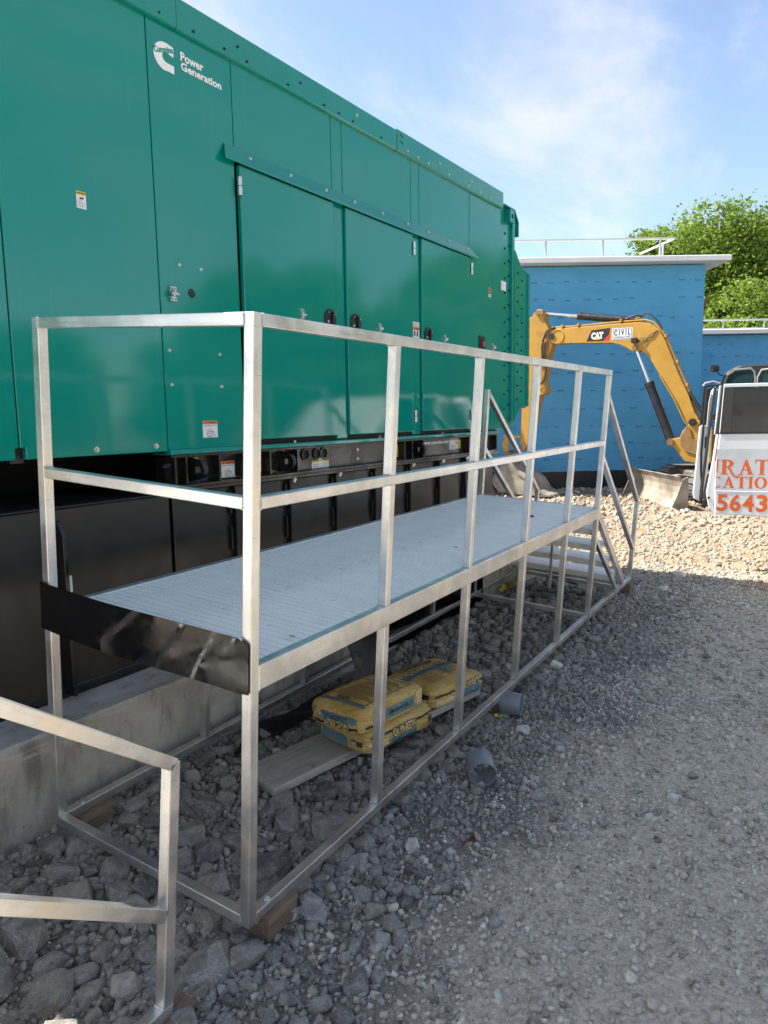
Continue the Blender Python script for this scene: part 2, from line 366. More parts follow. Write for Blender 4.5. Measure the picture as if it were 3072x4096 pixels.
# ------------------------------------------------------------------ ground
def zg(x, y):
    x = np.asarray(x, float); y = np.asarray(y, float)
    near = smooth01((x + 2.5) / 1.2) * (1 - smooth01((x - 5.0) / 2.0))
    z = -0.10 + 0.085 * smooth01((y + 0.05) / 1.15) * near
    z -= 0.035 * (1 - smooth01((x + 0.55) / 0.6)) * near * (1 - smooth01((y - 0.4) / 0.6))
    z += 0.012 * np.sin(x * 2.1 + 0.7 * y) * np.cos(y * 1.7 - 0.4 * x) + 0.006 * np.sin(5.3 * x + 1.2) * np.sin(4.7 * y)
    z += 0.05 * np.sin(x * 0.41 + 1.0) * np.cos(y * 0.37) * smooth01((x - 7) / 4) * 0.8
    return z
def ground():
    def axis(lo, a, b, hi, fine):
        g = list(np.arange(a, b + 1e-6, fine)); k = fine; p = b
        while p < hi: k *= 1.35; p += k; g.append(min(p, hi))
        k = fine; p = a; h = []
        while p > lo: k *= 1.35; p -= k; h.append(max(p, lo))
        return np.array(h[::-1] + g)
    xs = axis(-300, -2, 16, 500, 0.09); ys = axis(-400, -4, 4, 400, 0.09)
    X, Y = np.meshgrid(xs, ys, indexing='ij'); Z = zg(X, Y)
    fadeout = 1 - smooth01((np.hypot(X - 5, Y) - 30) / 60); Z = -0.1 + (Z + 0.1) * fadeout
    nx, ny = X.shape
    vs = np.stack([X, Y, Z], -1).reshape(-1, 3)
    i = np.arange(nx * ny).reshape(nx, ny)
    fs = np.stack([i[:-1, :-1], i[1:, :-1], i[1:, 1:], i[:-1, 1:]], -1).reshape(-1, 4)
    me = bpy.data.meshes.new('ground'); me.from_pydata(vs.tolist(), [], fs.tolist())
    for p in me.polygons: p.use_smooth = True
    x = NT('compacted_stone_ground'); v = x.mapping(); s = x.n('ShaderNodeSeparateXYZ'); x.l(v, s.inputs[0])
    big = x.noise(v, 1.1, 5, 0.6); fine = x.noise(v, 38, 8, 0.75); cell = x.voro(v, 75)
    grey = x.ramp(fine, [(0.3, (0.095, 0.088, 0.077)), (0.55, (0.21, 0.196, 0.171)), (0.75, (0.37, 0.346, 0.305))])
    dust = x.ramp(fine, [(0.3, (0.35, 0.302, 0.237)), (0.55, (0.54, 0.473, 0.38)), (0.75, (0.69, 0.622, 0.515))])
    lime = x.ramp(fine, [(0.3, (0.20, 0.155, 0.105)), (0.55, (0.33, 0.268, 0.195)), (0.75, (0.44, 0.375, 0.29))])
    soil = x.ramp(fine, [(0.3, (0.10, 0.075, 0.055)), (0.7, (0.24, 0.19, 0.14))])
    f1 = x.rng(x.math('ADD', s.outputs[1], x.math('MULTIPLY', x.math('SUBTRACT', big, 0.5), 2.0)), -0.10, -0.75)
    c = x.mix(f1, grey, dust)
    f2 = x.rng(x.math('ADD', s.outputs[0], x.math('MULTIPLY', big, 1.6)), 5.6, 7.6)
    c = x.mix(f2, c, lime)
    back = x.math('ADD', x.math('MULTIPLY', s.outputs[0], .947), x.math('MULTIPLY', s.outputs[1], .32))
    c = x.mix(x.rng(x.math('ADD', back, big), -0.7, -1.6), c, dust)  # unseen ground past the shadow edge painted paler to brighten the rail reflections
    f3 = x.rng(x.math('ADD', s.outputs[0], x.math('MULTIPLY', big, 2.0)), 12.6, 14.0)
    c = x.mix(x.math('MULTIPLY', f3, 0.8), c, soil)
    red = x.math('MULTIPLY', x.rng(x.noise(v, 1.3, 5, 0.65), 0.55, 0.66), x.math('MULTIPLY', f2, 0.8))
    c = x.mix(red, c, (0.36, 0.17, 0.07, 1))
    tint = x.n('ShaderNodeHueSaturation'); x.l(c, tint.inputs['Color']); x.l(x.rng(cell.outputs['Color'], 0, 1, 0.75, 1.25, False), tint.inputs['Value'])
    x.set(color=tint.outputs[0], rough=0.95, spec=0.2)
    h = x.math('ADD', x.math('MULTIPLY', x.math('SUBTRACT', 1.0, cell.outputs['Distance']), 0.6), x.math('ADD', fine, x.math('MULTIPLY', x.voro(v, 28).outputs['Distance'], -0.8)))
    x.bump(h, 0.9, 0.012)
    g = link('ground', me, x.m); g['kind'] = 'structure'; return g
ground()

# ------------------------------------------------------------------ concrete foundation
def foundation():
    xs = np.arange(-1.3, 6.31, 0.07)
    prof = [(1.13, -0.45), (1.13, -0.10), (1.13, 0.05), (1.13, 0.17), (1.13, 0.28), (1.13, 0.36), (1.131, 0.392), (1.142, 0.405), (1.20, 0.405), (1.30, 0.405), (1.6, 0.405), (3.75, 0.405), (3.75, -0.45)]
    vs = []; k = len(prof)
    for x in xs:
        for j, (y, z) in enumerate(prof):
            d = noise.noise(Vector((x * 3, y * 3, z * 6))) * 0.006
            ch = 0
            if 4 <= j <= 8:
                n = noise.noise(Vector((x * 2.3, 5, 1))) + 0.5 * noise.noise(Vector((x * 9, 2, 1)))
                ch = max(0, n - 0.25) * 0.05
            yy = y - d + (ch if j <= 7 else 0); zz = z + d * 0.6 - (ch * 0.9 if 6 <= j <= 8 else 0)
            if j >= 10: yy, zz = y, z
            vs.append((x, yy, zz))
    fs = []
    for i in range(len(xs) - 1):
        for j in range(k):
            a, b = i * k + j, i * k + (j + 1) % k; fs.append((a, b, b + k, a + k))
    fs.append(tuple(range(k))); fs.append(tuple((len(xs) - 1) * k + j for j in range(k - 1, -1, -1)))
    me = bpy.data.meshes.new('concrete_foundation'); me.from_pydata(vs, [], fs)
    bm = bmesh.new(); bm.from_mesh(me); bmesh.ops.recalc_face_normals(bm, faces=bm.faces); bm.to_mesh(me); bm.free()
    o = link('concrete_foundation', me, 'concrete'); tag(o, 'stained rough cast concrete foundation slab under the green generator', 'foundation')
foundation()

# ------------------------------------------------------------------ blue buildings (local frame: x along the wall, -y towards the viewer)
FH = Vector((0.84005, 0.54250, 0)); RH = Vector((0.54250, -0.84005, 0))
def frame(xa, origin):
    xa = Vector(xa).normalized(); ya = Vector((0, 0, 1)).cross(xa)
    return Matrix.Translation(origin) @ Matrix((xa, ya, (0, 0, 1))).transposed().to_4x4()
def blue_coat():
    x = NT('blue_membrane_coating'); v = x.mapping(); vs = x.mapping('Object', (1, 1, 2.2))
    c = x.ramp(x.noise(vs, 1.3, 6, 0.62), [(0.3, (0.070, 0.305, 0.530)), (0.7, (0.088, 0.360, 0.615))])
    x.set(color=c, rough=x.rng(x.noise(v, 3, 5), 0.3, 0.7, 0.42, 0.6), spec=0.35)
    bt = x.n('ShaderNodeTexBrick'); x.l(x.mapping('Object', (1, 1, 1), (rad(90), 0, 0)), bt.inputs['Vector']); bt.inputs['Scale'].default_value = 1.0; bt.inputs['Brick Width'].default_value = .406; bt.inputs['Row Height'].default_value = .203; bt.inputs['Mortar Size'].default_value = .012; bt.inputs['Mortar Smooth'].default_value = .8
    x.bump(x.math('ADD', x.math('ADD', x.noise(vs, 2.2, 6, 0.65), x.math('MULTIPLY', x.noise(x.mapping('Object', (0.5, 1, 6)), 3, 4), 0.4)), x.math('MULTIPLY', bt.outputs['Fac'], -.12)), 0.28, 0.03); return x.m
MT['blue'] = blue_coat()
MT['tar'] = simple('black_damp_proofing', (0.010, 0.011, 0.014), 0.45, 0, 0.3, 2, 0.4, 5)
MT['tie'] = simple('dark_tie_patch', (0.035, 0.185, 0.345), 0.5, 0, 0.3, 9)
MT['rail'] = simple('galvanised_rail', (0.40, 0.41, 0.42), 0.45, 0.3, 0.1, 3)
def tie_mesh(i):
    r = random.Random(i); top = []; bot = []
    for k in range(9):
        u = -.085 + .17 * k / 8; h = (.003 + .013 * abs(math.sin((k / 8) * 2 * math.pi))) * r.uniform(.7, 1.3); sl = .006 * math.sin(k * 2.2 + i)
        top.append((u, h + sl)); bot.append((u + .012, -h + sl))
    return MB().prism(top + bot[::-1], -0.010, 0.004, 'y').mesh('tie_patch')
TIES = [tie_mesh(i) for i in range(6)]
for t in TIES: t.materials.append(MT['tie'])
def building(name, label, d, w0, w1, depth, zt, zb, rows, roof, over, railh, railw0, railw1, rail_in, pitch, xr0, foot=0.36):
    o = Vector((CAM_POS.x, CAM_POS.y, 0)) + FH * d
    t = thing(name, label, 'building', frame(RH, o + RH * ((w0 + w1) / 2)))
    c = (w0 + w1) / 2; a, b = w0 - c, w1 - c
    MB().box(a, b, 0, depth, zb, zt).build('wall', 'blue', t, 0.01)
    # wavy top of the damp proofing strip at the foot
    pts = [(a - .01, zb - .2)] + [(b + .01, zb - .2)]
    n = 60
    for i in range(n + 1):
        u = b + .01 + (a - b - .02) * i / n; pts.append((u, foot - 0.03 + 0.045 * noise.noise(Vector((u * 0.9, d, 0))) + 0.02 * noise.noise(Vector((u * 3.1, d, 4)))))
    MB().prism(pts, -0.014, 0.03, 'y').build('damp_proof_strip', 'tar', t)
    m = MB(); m.prism([(-over, zt + .02), (-over, zt + roof), (-over + .12, zt + roof + .03), (depth + over, zt + roof + .03), (depth + over, zt + .02)], a - over, b + over * 1.25, 'x')
    m.build('roof_edge', 'fascia', t, 0.006)
    k = 0
    for z, off in rows:
        u = a + off
        while u < b - .1:
            if u + c > xr0 and NP.random() > .12:
                q = link('tie_patch', TIES[k % 6], None, t, Matrix.Translation((u + NP.uniform(-.05, .05), 0, z + NP.uniform(-.022, .022))) @ Matrix.Diagonal((NP.uniform(.55, 1.05), 1, NP.uniform(.5, 1.1), 1)))
            k += 1; u += pitch
    # guard rail on the roof
    zr = zt + roof + .03
    r0, r1 = railw0 - c, railw1 - c
    MB().path([(r0, rail_in, zr + railh), (r1, rail_in, zr + railh)], 0.028, 8).build('guard_rail', 'rail', t, smooth=True)
    MB().path([(r0, rail_in, zr + railh * .22), (r1, rail_in, zr + railh * .22)], 0.028, 8).build('guard_rail', 'rail', t, smooth=True)
    u = r1 - .34
    while u > r0:
        MB().cyl((u, rail_in, zr - .02), (u, rail_in, zr + railh), 0.026, n=8).build('rail_post', 'rail', t, smooth=True); u -= 1.36
    MB().path([(r1, rail_in, zr + railh), (r1 - .25, rail_in + 1.6, zr + railh)], 0.028, 8).build('guard_rail', 'rail', t, smooth=True)
    MB().path([(r1 - .08, rail_in + .5, zr), (r1 - .08, rail_in + .5, zr + railh)], 0.026, 8).build('rail_post', 'rail', t, smooth=True)
    return t, c
tb, cb = building('blue_building', 'tall blue coated block building with white roof edge behind the excavator', 16.8, -6.0, 7.37, 9, 4.98, -0.3,
         [(4.63, .20), (4.25, .22), (3.84, .05), (3.44, .26), (3.03, .12), (2.62, .30), (2.20, .10), (1.78, .24), (1.38, .05), (0.98, .28), (0.62, .14)], 0.13, 0.34, 0.62, -5.5, 7.0, 0.9, 0.372, 2.4)
MB().box(7.30 - cb, 7.54 - cb, 0.25, 0.85, 4.10, 4.26).build('wall_bracket', simple('red_bracket', (0.30, 0.05, 0.07), 0.5), tb)
building('blue_building', 'low blue building with white roof edge right of the tall block, behind the truck', 24.0, 8.6, 24.0, 9, 4.15, -0.3,
         [(3.85, .1), (3.45, .3), (3.05, .1), (2.65, .25)], 0.15, 0.25, 0.36, 9.0, 24, 0.5, 0.40, 9.0)

# ------------------------------------------------------------------ trees
def leaf_mat(name, a, b):
    x = NT(name); g = x.n('ShaderNodeNewGeometry')
    c = x.ramp(g.outputs['Random Per Island'], [(0.0, a), (1.0, b)])
    x.set(color=c, rough=0.5, spec=0.3)
    tr = x.n('ShaderNodeBsdfTranslucent'); x.l(x.mix(0.5, c, (0.28, 0.42, 0.05, 1)), tr.inputs[0])
    ms = x.n('ShaderNodeMixShader'); ms.inputs[0].default_value = 0.42
    o = x.t.nodes['Material Output']; x.l(x.b.outputs[0], ms.inputs[1]); x.l(tr.outputs[0], ms.inputs[2]); x.l(ms.outputs[0], o.inputs[0]); return x.m
MT['leaf'] = leaf_mat('spring_leaf', (0.075, 0.140, 0.020, 1), (0.215, 0.300, 0.045, 1))
MT['bark'] = simple('grey_bark', (0.07, 0.055, 0.042), 0.85, 0, 0.4, 6, 0.5, 25)
def tree_meshes(seed, H, Rc, leaves, lobes, leafsize=0.15):
    r = random.Random(seed); m = MB()
    th = H * 0.22
    tips = []
    m.path([(0, 0, -0.4), (0.03, 0, th * .5), (0.0, 0.05, th), (0.05, 0.0, H * .45), (0, 0, H * .8)], [H * .026, H * .021, H * .018, H * .011, H * .003], 8)
    L = []
    for i in range(lobes):
        a = i * 2.399 + r.uniform(-.3, .3); f = r.uniform(0.15, 1.0)
        z = H * (0.30 + 0.62 * (i / lobes) ** 0.9 + r.uniform(-.04, .04))
        env = math.sqrt(max(0.03, 1 - ((z / H - 0.56) / 0.46) ** 2))
        d = Rc * env * (0.45 + 0.5 * f)
        c = Vector((math.cos(a) * d, math.sin(a) * d, z)); rl = Rc * r.uniform(.24, .38)
        L.append((c, rl))
        s0 = Vector((0, 0, max(th, z - d * .75)))
        mid = s0.lerp(c, .55) + Vector((r.uniform(-.2, .2), r.uniform(-.2, .2), d * .12))
        m.path([s0, mid, c], [H * .008, H * .005, H * .0015], 5)
        for q in range(4):
            e = c + Vector((r.gauss(0, 1), r.gauss(0, 1), r.gauss(0, .8))).normalized() * rl * .9
            m.path([mid.lerp(c, .3 + .15 * q), e], [H * .003, H * .0008], 4)
    trunk = m.mesh('trunk', smooth=True)
    g = np.random.default_rng(seed)
    cs = []
    per = leaves // len(L)
    for c, rl in L:
        nt_ = max(6, int(20 * (rl / 0.9) ** 2)); k = per // nt_
        tw = g.normal(size=(nt_, 3)); tw /= np.linalg.norm(tw, axis=1)[:, None]; tw *= (g.uniform(.45, 1.0, (nt_, 1))) * rl * np.array([1, 1, .8])
        for q in tw:
            cs.append(np.array(c) + q + g.normal(size=(k, 3)) * rl * np.array([.20, .20, .13]))
    P = np.concatenate(cs); n = len(P)
    a = g.normal(size=(n, 3)); a[:, 2] *= .5; a /= np.linalg.norm(a, axis=1)[:, None]
    b = np.cross(a, g.normal(size=(n, 3))); b /= np.linalg.norm(b, axis=1)[:, None]
    s = leafsize * g.uniform(.6, 1.25, (n, 1))
    V = np.stack([P - a * s * .5, P + b * s * .33, P + a * s * .5, P - b * s * .33], 1).reshape(-1, 3)
    F = np.arange(4 * n).reshape(-1, 4)
    me = bpy.data.meshes.new('crown'); me.from_pydata(V.tolist(), [], F.tolist()); me.materials.append(MT['leaf']); trunk.materials.append(MT['bark'])
    return trunk, me
def tree(name, label, pos, meshes, s=1, rz=0, group=None):
    t = thing(name, label, 'tree', Matrix.Translation(pos) @ Matrix.Rotation(rz, 4, 'Z') @ Matrix.Scale(s, 4), group)
    link('trunk', meshes[0], None, t); link('crown', meshes[1], None, t)
def wpt(lat, d): 
    q = Vector((CAM_POS.x, CAM_POS.y, 0)) + FH * d + RH * lat; return (q.x, q.y, -0.1)
TA = tree_meshes(3, 10.7, 4.5, 90000, 60, 0.185); TB = tree_meshes(8, 8.0, 3.2, 22000, 30, 0.17)
tree('broadleaf_tree', 'big bright green leafy tree rising behind the blue building roof', wpt(15.0, 33), TA, .97, 0.6)
tree('broadleaf_tree', 'smaller green tree in front of the big one, above the low blue roof', wpt(15.2, 29), TB, 0.84, 2.2)
tree('broadleaf_tree', 'green tree at the right edge of the picture behind the low roof', wpt(20.2, 36), TA, 0.97, 3.3)
# tree line across the yard, mirrored in the generator's glossy side
for i, (x, hgt, rz) in enumerate([(-14, 6.5, 3), (-7, 6.0, 0), (-1, 6.8, 1), (5, 5.6, 2.2), (11, 6.6, 4), (17, 6.0, 5), (24, 5.4, .5), (32.5, 10.8, 2.9), (40.5, 6.4, 1.4), (48, 10.4, 0), (56, 14.0, 2), (63, 17.0, 4.1), (72, 16.0, 1.1)]):
    k = hgt * 1.2 / 10.7
    tree('broadleaf_tree', 'green tree in the row across the yard opposite the generator', (x, -24 - i % 3, -.1 - .2 * hgt), TA, k, rz, 'trees across the yard')

# ------------------------------------------------------------------ generator enclosure
YG = 1.37
gen = thing('generator', 'large glossy green generator enclosure on a black base tank', 'generator', base=(2.4, 2.5, 0.405))
ZT = lambda x: 3.578 + 0.0115 * x            # underside of the roof cap
def bolt(x, z, y, parent, r=0.011, mat='steel', h=0.010):
    k = (round(r, 4), mat, round(h, 4))
    if k not in _B:
        m = MB().cyl((0, 0, 0), (0, -0.003, 0), r * 1.1, n=12).cyl((0, -0.003, 0), (0, -h, 0), r * .75, r * .7, n=6)
        me = m.mesh('bolt'); me.materials.append(MT[mat]); _B[k] = me
    return link('bolt', _B[k], None, parent, Matrix.Translation((x, y, z)) @ Matrix.Rotation(NP.uniform(0, 6), 4, 'Y'))
_B = {}
def decal(x0, x1, z0, z1, y, parent, head=None, headtext=None, lines=(), pic=None, name='decal', base='label', headh=0.2):
    d = MB().box(x0, x1, y - 0.0012, y + .002, z0, z1).build(name, base, parent)
    H = z1 - z0; W = x1 - x0; yy = y - 0.0022
    if head:
        MB().box(x0, x1, y - .0018, y, z1 - H * headh, z1).build('header', head, d)
        if headtext: lettering('lettering', headtext, x0 + W * .28, x1 - W * .08, z1 - H * headh * .78, z1 - H * headh * .25, y - .0026, 'ink', d, .03)
        m = MB(); cx = x0 + W * .17; cz = z1 - H * headh * .5; q = H * headh * .34
        m.add([(cx - q, y - .0026, cz - q * .8), (cx + q, y - .0026, cz - q * .8), (cx, y - .0026, cz + q)], [(0, 1, 2)]).build('warning_triangle', 'ink', d)
    m = MB()
    for z, a, b, h in lines:
        m.add([(x0 + W * a, yy, z0 + H * z), (x0 + W * b, yy, z0 + H * z), (x0 + W * b, yy, z0 + H * (z + h)), (x0 + W * a, yy, z0 + H * (z + h))], [(0, 1, 2, 3)])
    if m.v: m.build('small_print', 'inkg', d)
    if pic == 'box':     # lifting diagram: an isometric box with a hook line
        m = MB(); S = [(.28, .12, .28, .34), (.28, .34, .44, .46), (.28, .12, .46, .05), (.46, .05, .46, .27), (.28, .34, .46, .27), (.46, .05, .70, .20), (.70, .20, .70, .44), (.46, .27, .70, .44), (.44, .46, .70, .44), (.42, .46, .46, .66), (.46, .66, .62, .45), (.2, .52, .36, .50), (.74, .18, .88, .15)]
        t = .010 * W
        for a, b, c, e in S:
            p = Vector((x0 + a * W, 0, z0 + b * H * .8)); q = Vector((x0 + c * W, 0, z0 + e * H * .8)); n = (q - p).normalized().cross(Vector((0, 1, 0))) * t
            m.add([(k.x, yy, k.z) for k in (p - n, p + n, q + n, q - n)], [(0, 1, 2, 3)])
        m.build('diagram', 'ink', d)
    elif pic == 'hook':
        m = MB(); cx = (x0 + x1) / 2; m.path([(cx, yy, z1 - H * .12), (cx, yy, z1 - H * .3), (cx + W * .16, yy, z1 - H * .4), (cx + W * .1, yy, z1 - H * .5), (cx - W * .12, yy, z1 - H * .48)], W * .05, 5)
        for a, b in ((.15, .85), (.85, .15)):
            m.path([(x0 + W * a, yy, z0 + H * .1), (x0 + W * b, yy, z0 + H * .36)], W * .03, 4)
        m.build('hook_symbol', 'ink', d)
    elif pic == 'hand':
        m = MB(); cx = x0 + W * .5; cz = z0 + H * .62
        m.prism([(cx - W * .2, cz - H * .07), (cx + W * .2, cz - H * .07), (cx + W * .28, cz + H * .09), (cx + W * .1, cz + H * .02), (cx - W * .12, cz + H * .04)], yy, yy + .0005, 'y').build('hand_symbol', 'ink', d)
    return d

# body (inside of the shell), floor pan, base
MB().box(0.95, 5.12, 1.40, 3.55, 1.50, 3.66).build('inner_body', 'seam', gen)
MB().box(-0.90, 0.95, 1.40, 3.55, 1.53, 3.66).build('inner_body', 'seam', gen)
MB().prism([(-.93, 3.735), (5.15, 3.762), (5.15, 3.64), (-.93, 3.60)], 1.36, 3.6, 'y').build('roof', 'green', gen, 0.004)
def panel(x0, x1, z0, z1, y=YG, name='wall_panel', t=0.03, bev=0.004):
    return MB().box(x0, x1, y, y + t, z0, z1).build(name, 'green', gen, bev, 2)
p0 = MB().prism([(-.90, 1.516), (.136, 1.516), (.136, 1.566), (.154, 1.566), (.154, ZT(.1)), (-.90, ZT(-.9))], YG, YG + .03, 'y').build('wall_panel', 'green', gen, 0.003)
p1 = MB().prism([(.160, 1.566), (.184, 1.566), (.184, 1.516), (.9445, 1.514), (.9445, 3.60), (.160, 3.592)], YG, YG + .03, 'y').build('wall_panel', 'green', gen, 0.003)
MB().box(.130, .190, YG + .034, YG + .06, 1.50, 1.60).build('joint_plate', 'plast', gen)
p2 = panel(.950, 1.5135, 1.52, 3.62)
for a, b in ((1.5185, 2.411), (2.4165, 2.5305), (2.536, 3.4295), (3.435, 3.557), (3.5625, 4.4495)): panel(a, b, 3.10, 3.64)
for a, b in ((2.4165, 2.5365), (3.4345, 3.5615)): panel(a, b, 1.53, 3.098, YG + .004, 'door_post')
p5 = panel(4.458, 5.142, 1.535, 3.66)
MB().box(1.5185, 4.452, YG + .028, YG + .05, 1.50, 3.10).build('door_recess', 'seam', gen)
lip = MB().prism([(1.352, 1.494), (1.352, 1.516), (1.366, 1.5215), (1.50, 1.5215), (1.50, 1.494)], .950, 5.125, 'x').build('bottom_rail', 'green', gen, 0.003)
for x in (1.95, 2.93, 3.92): bolt(x, 1.528, 1.366, gen, .007)
# door hood
def hood():
    m = MB(); pr = [(1.3685, 3.158), (1.364, 3.158), (1.333, 3.082), (1.333, 3.070), (1.338, 3.070), (1.340, 3.080), (1.3685, 3.118)]
    n = len(pr); vs = []
    for x, off in ((1.437, 1), (4.45, 2)):
        for y, z in pr:
            k = (1.364 - y) / .031 if y < 1.364 else 0
            vs.append((x - .028 * k if off == 1 else x + .13 * k, y, z))
    m.add(vs, [tuple(range(n)), tuple(range(2 * n - 1, n - 1, -1))] + [(i, (i + 1) % n, (i + 1) % n + n, i + n) for i in range(n)])
    h = m.build('door_hood', 'green', gen)
    for x, z in ((1.62, 3.121), (1.972, 3.124), (2.324, 3.126), (2.642, 3.127), (2.992, 3.128), (3.345, 3.129), (3.665, 3.130), (4.021, 3.131), (4.372, 3.132)): bolt(x, z, 1.350, h, .010)
hood()
# roof cap in three lengths, with slots and bolts
def cap(x0, x1, top0, top1, y=1.345):
    vs = []
    for x, t in ((x0, top0), (x1, top1)):
        b = ZT(x); vs += [(x, y + .012, b), (x, y, b + .008), (x, y, t), (x, y + .05, t + .012), (x, y + .05, b)]
    return MB().add(vs, [(0, 1, 2, 3, 4), (9, 8, 7, 6, 5)] + [(i, i + 5, (i + 1) % 5 + 5, (i + 1) % 5) for i in range(5)]).build('roof_cap', 'green', gen, 0.0025)
c0 = cap(-.93, 1.119, 3.775, 3.790, 1.341); c1 = cap(1.1235, 3.197, 3.744, 3.757); c2 = cap(3.2015, 5.14, 3.767, 3.785, 1.342)
for x, z in ((1.011, 3.622), (1.231, 3.626), (1.447, 3.629), (1.55, 3.679), (1.619, 3.630), (1.968, 3.634), (2.086, 3.686), (2.318, 3.637), (2.478, 3.640), (2.635, 3.640), (2.986, 3.642), (3.245, 3.735), (3.275, 3.733), (3.245, 3.69), (3.275, 3.688)):
    pr = c0 if x < 1.12 else (c1 if x < 3.2 else c2)
    MB().prism([(x + .0085 * math.cos(t), z + .006 * math.sin(t)) for t in np.linspace(0, 2 * math.pi, 9)[:-1]], 1.3395, 1.345, 'y').build('slot', 'seam', pr)
for x, z in ((2.679, 3.692), (3.34, 3.648), (3.497, 3.648), (3.661, 3.65), (3.85, 3.701), (4.015, 3.655), (4.433, 3.706), (4.369, 3.657), (4.61, 3.66), (4.827, 3.662), (5.048, 3.665)): bolt(x, z, 1.345 if x < 3.2 else 1.342, c1 if x < 3.2 else c2, .011)
# doors with hinges, paddle handles and latches
MT['satin'] = simple('satin_black', (0.010, 0.010, 0.011), 0.33, 0, 0.2, 20)
def hinge(x, z0, z1, par):
    h = MB().cyl((x, 1.345, z0), (x, 1.345, z1), .012, n=10).build('hinge', 'steel', par, smooth=True)
    zm = (z0 + z1) / 2
    MB().cyl((x, 1.345, zm - .0015), (x, 1.345, zm + .0015), .0128, n=10).build('knuckle_joint', 'ink', h)
    MB().box(x - .003, x + .003, 1.345, 1.366, z0, z1).build('leaf', 'steel', h)
def handle(x, z, par):
    m = MB(); n = 20
    ring = lambda rx, rz, y: [(x + rx * math.cos(2 * math.pi * i / n), y, z + rz * math.sin(2 * math.pi * i / n)) for i in range(n)]
    a = ring(.064, .064, 1.3545); b = ring(.064, .064, 1.347); c = ring(.058, .058, 1.344); m.add(a + b + c, [tuple(range(2 * n, 3 * n))] + [(i, (i + 1) % n, (i + 1) % n + n, i + n) for i in range(n)] + [(i + n, (i + 1) % n + n, (i + 1) % n + 2 * n, i + 2 * n) for i in range(n)])
    h = m.build('door_handle', 'satin', par)
    MB().prism([(x - .004, z - .05), (x + .040, z - .034), (x + .040, z + .034), (x - .004, z + .05)], 1.3432, 1.350, 'y').build('recess', 'seam', h)
    MB().prism([(x + .006, z - .03), (x + .028, z - .022), (x + .026, z + .045), (x + .006, z + .048)], 1.329, 1.342, 'y').build('paddle', 'plast', h, .003)
    MB().cyl((x - .032, 1.344, z - .02), (x - .032, 1.340, z - .02), .010, n=12).build('lock_barrel', 'steel', h)
    for sx, sz in ((-.022, .040), (.048, .030)): bolt(x + sx, z + sz, 1.344, h, .004, h=.003)
def latch(x, z, par, h=.072):
    q = MB().prism([(x - .019, z - h / 2), (x + .019, z - h / 2), (x + .019, z - h * .18), (x + .008, z - h * .18), (x + .008, z + h * .14), (x + .019, z + h * .14), (x + .019, z + h / 2), (x - .019, z + h / 2), (x - .019, z + h * .14), (x - .008, z + h * .14), (x - .008, z - h * .18), (x - .019, z - h * .18)], 1.3525, 1.3675, 'y').build('latch', 'steel', par)
    MB().cyl((x - .023, 1.345, z), (x + .023, 1.345, z), .010, n=10).build('latch_bar', 'steel', q, smooth=True)
    MB().path([(x - .006, 1.352, z + h * .3), (x - .006, 1.338, z + .005), (x - .006, 1.340, z - h * .2)], .005, 6).build('hook', 'steel', q)
    for sx in (-.011, .011):
        for sz in (-.36, .36): bolt(x + sx, z + h * sz, 1.3525, q, .0028, 'ink', .002)
def door(x0, x1, hx, hinges, hz):
    d = MB().box(x0, x1, 1.3545, 1.385, 1.553, 3.072).build('door', 'green', gen, .005, 2)
    for z0, z1 in hinges: hinge(hx, z0, z1, d)
    return d
d1 = door(1.5395, 2.409, 1.5275, ((2.904, 3.002), (1.62, 1.72)), 0); handle(2.338, 2.32, d1); latch(2.051, 2.315, d1)
d2 = door(2.5435, 3.427, 3.4365, ((2.915, 3.014), (1.627, 1.72)), 0); handle(2.630, 2.32, d2); latch(2.944, 2.314, d2)
d3 = door(3.5715, 4.447, 4.4565, ((2.924, 3.023), (1.632, 1.727)), 0); handle(3.661, 2.326, d3); latch(3.958, 2.318, d3)
latch(1.021, 2.309, p2); latch(4.954, 2.32, p5)
MB().cyl((1.156, 1.371, 2.330), (1.156, 1.3672, 2.330), .0235, n=24).build('plug', 'plast', p2)
for x, z in ((1.081, 2.463), (1.229, 2.463), (.987, 2.027), (1.337, 2.028), (.991, 1.855), (1.341, 1.854)): bolt(x, z, YG, p2, .0085)
for x, z in ((.525, 1.543), (.868, 1.545)): bolt(x, z, YG, p1, .013, h=.014)
bolt(.05, 1.545, YG, p0, .013, h=.014)
# emergency stop
es = MB().box(4.650, 4.775, 1.360, 1.371, 2.262, 2.409).build('stop_switch_box', 'plast', p5, .003)
MB().box(4.668, 4.757, 1.3585, 1.362, 2.285, 2.388).build('recess', 'seam', es)
MB().cyl((4.715, 1.359, 2.335), (4.715, 1.345, 2.335), .020, .024, n=16).build('stop_button', 'red', es)
# decals
decal(.509, .5575, 2.616, 2.689, YG, p1, 'yellow', 'CAUTION', [(.44, .1, .6, .03), (.32, .1, .75, .03), (.2, .15, .8, .03), (.1, .15, .7, .03)], 'hand')
decal(1.189, 1.297, 1.576, 1.667, YG, p2, 'orange', 'WARNING', [(.74, .05, .95, .02), (.70, .05, .9, .02), (.66, .05, .6, .02)], 'box')
decal(3.447, 3.552, 2.262, 2.417, YG + .004, gen, None, None, [(.93, .1, .9, .02), (.88, .1, .9, .02), (.83, .1, .8, .02), (.78, .1, .9, .02), (.28, .1, .9, .03), (.2, .1, .9, .02), (.14, .1, .8, .02), (.08, .1, .9, .02)])
MB().box(3.447, 3.552, YG + .0018, YG + .003, 2.352, 2.378).build('decal', 'orange', gen)
lettering('lettering', 'WARNING', 3.475, 3.545, 2.358, 2.372, YG + .0012, 'ink', gen)
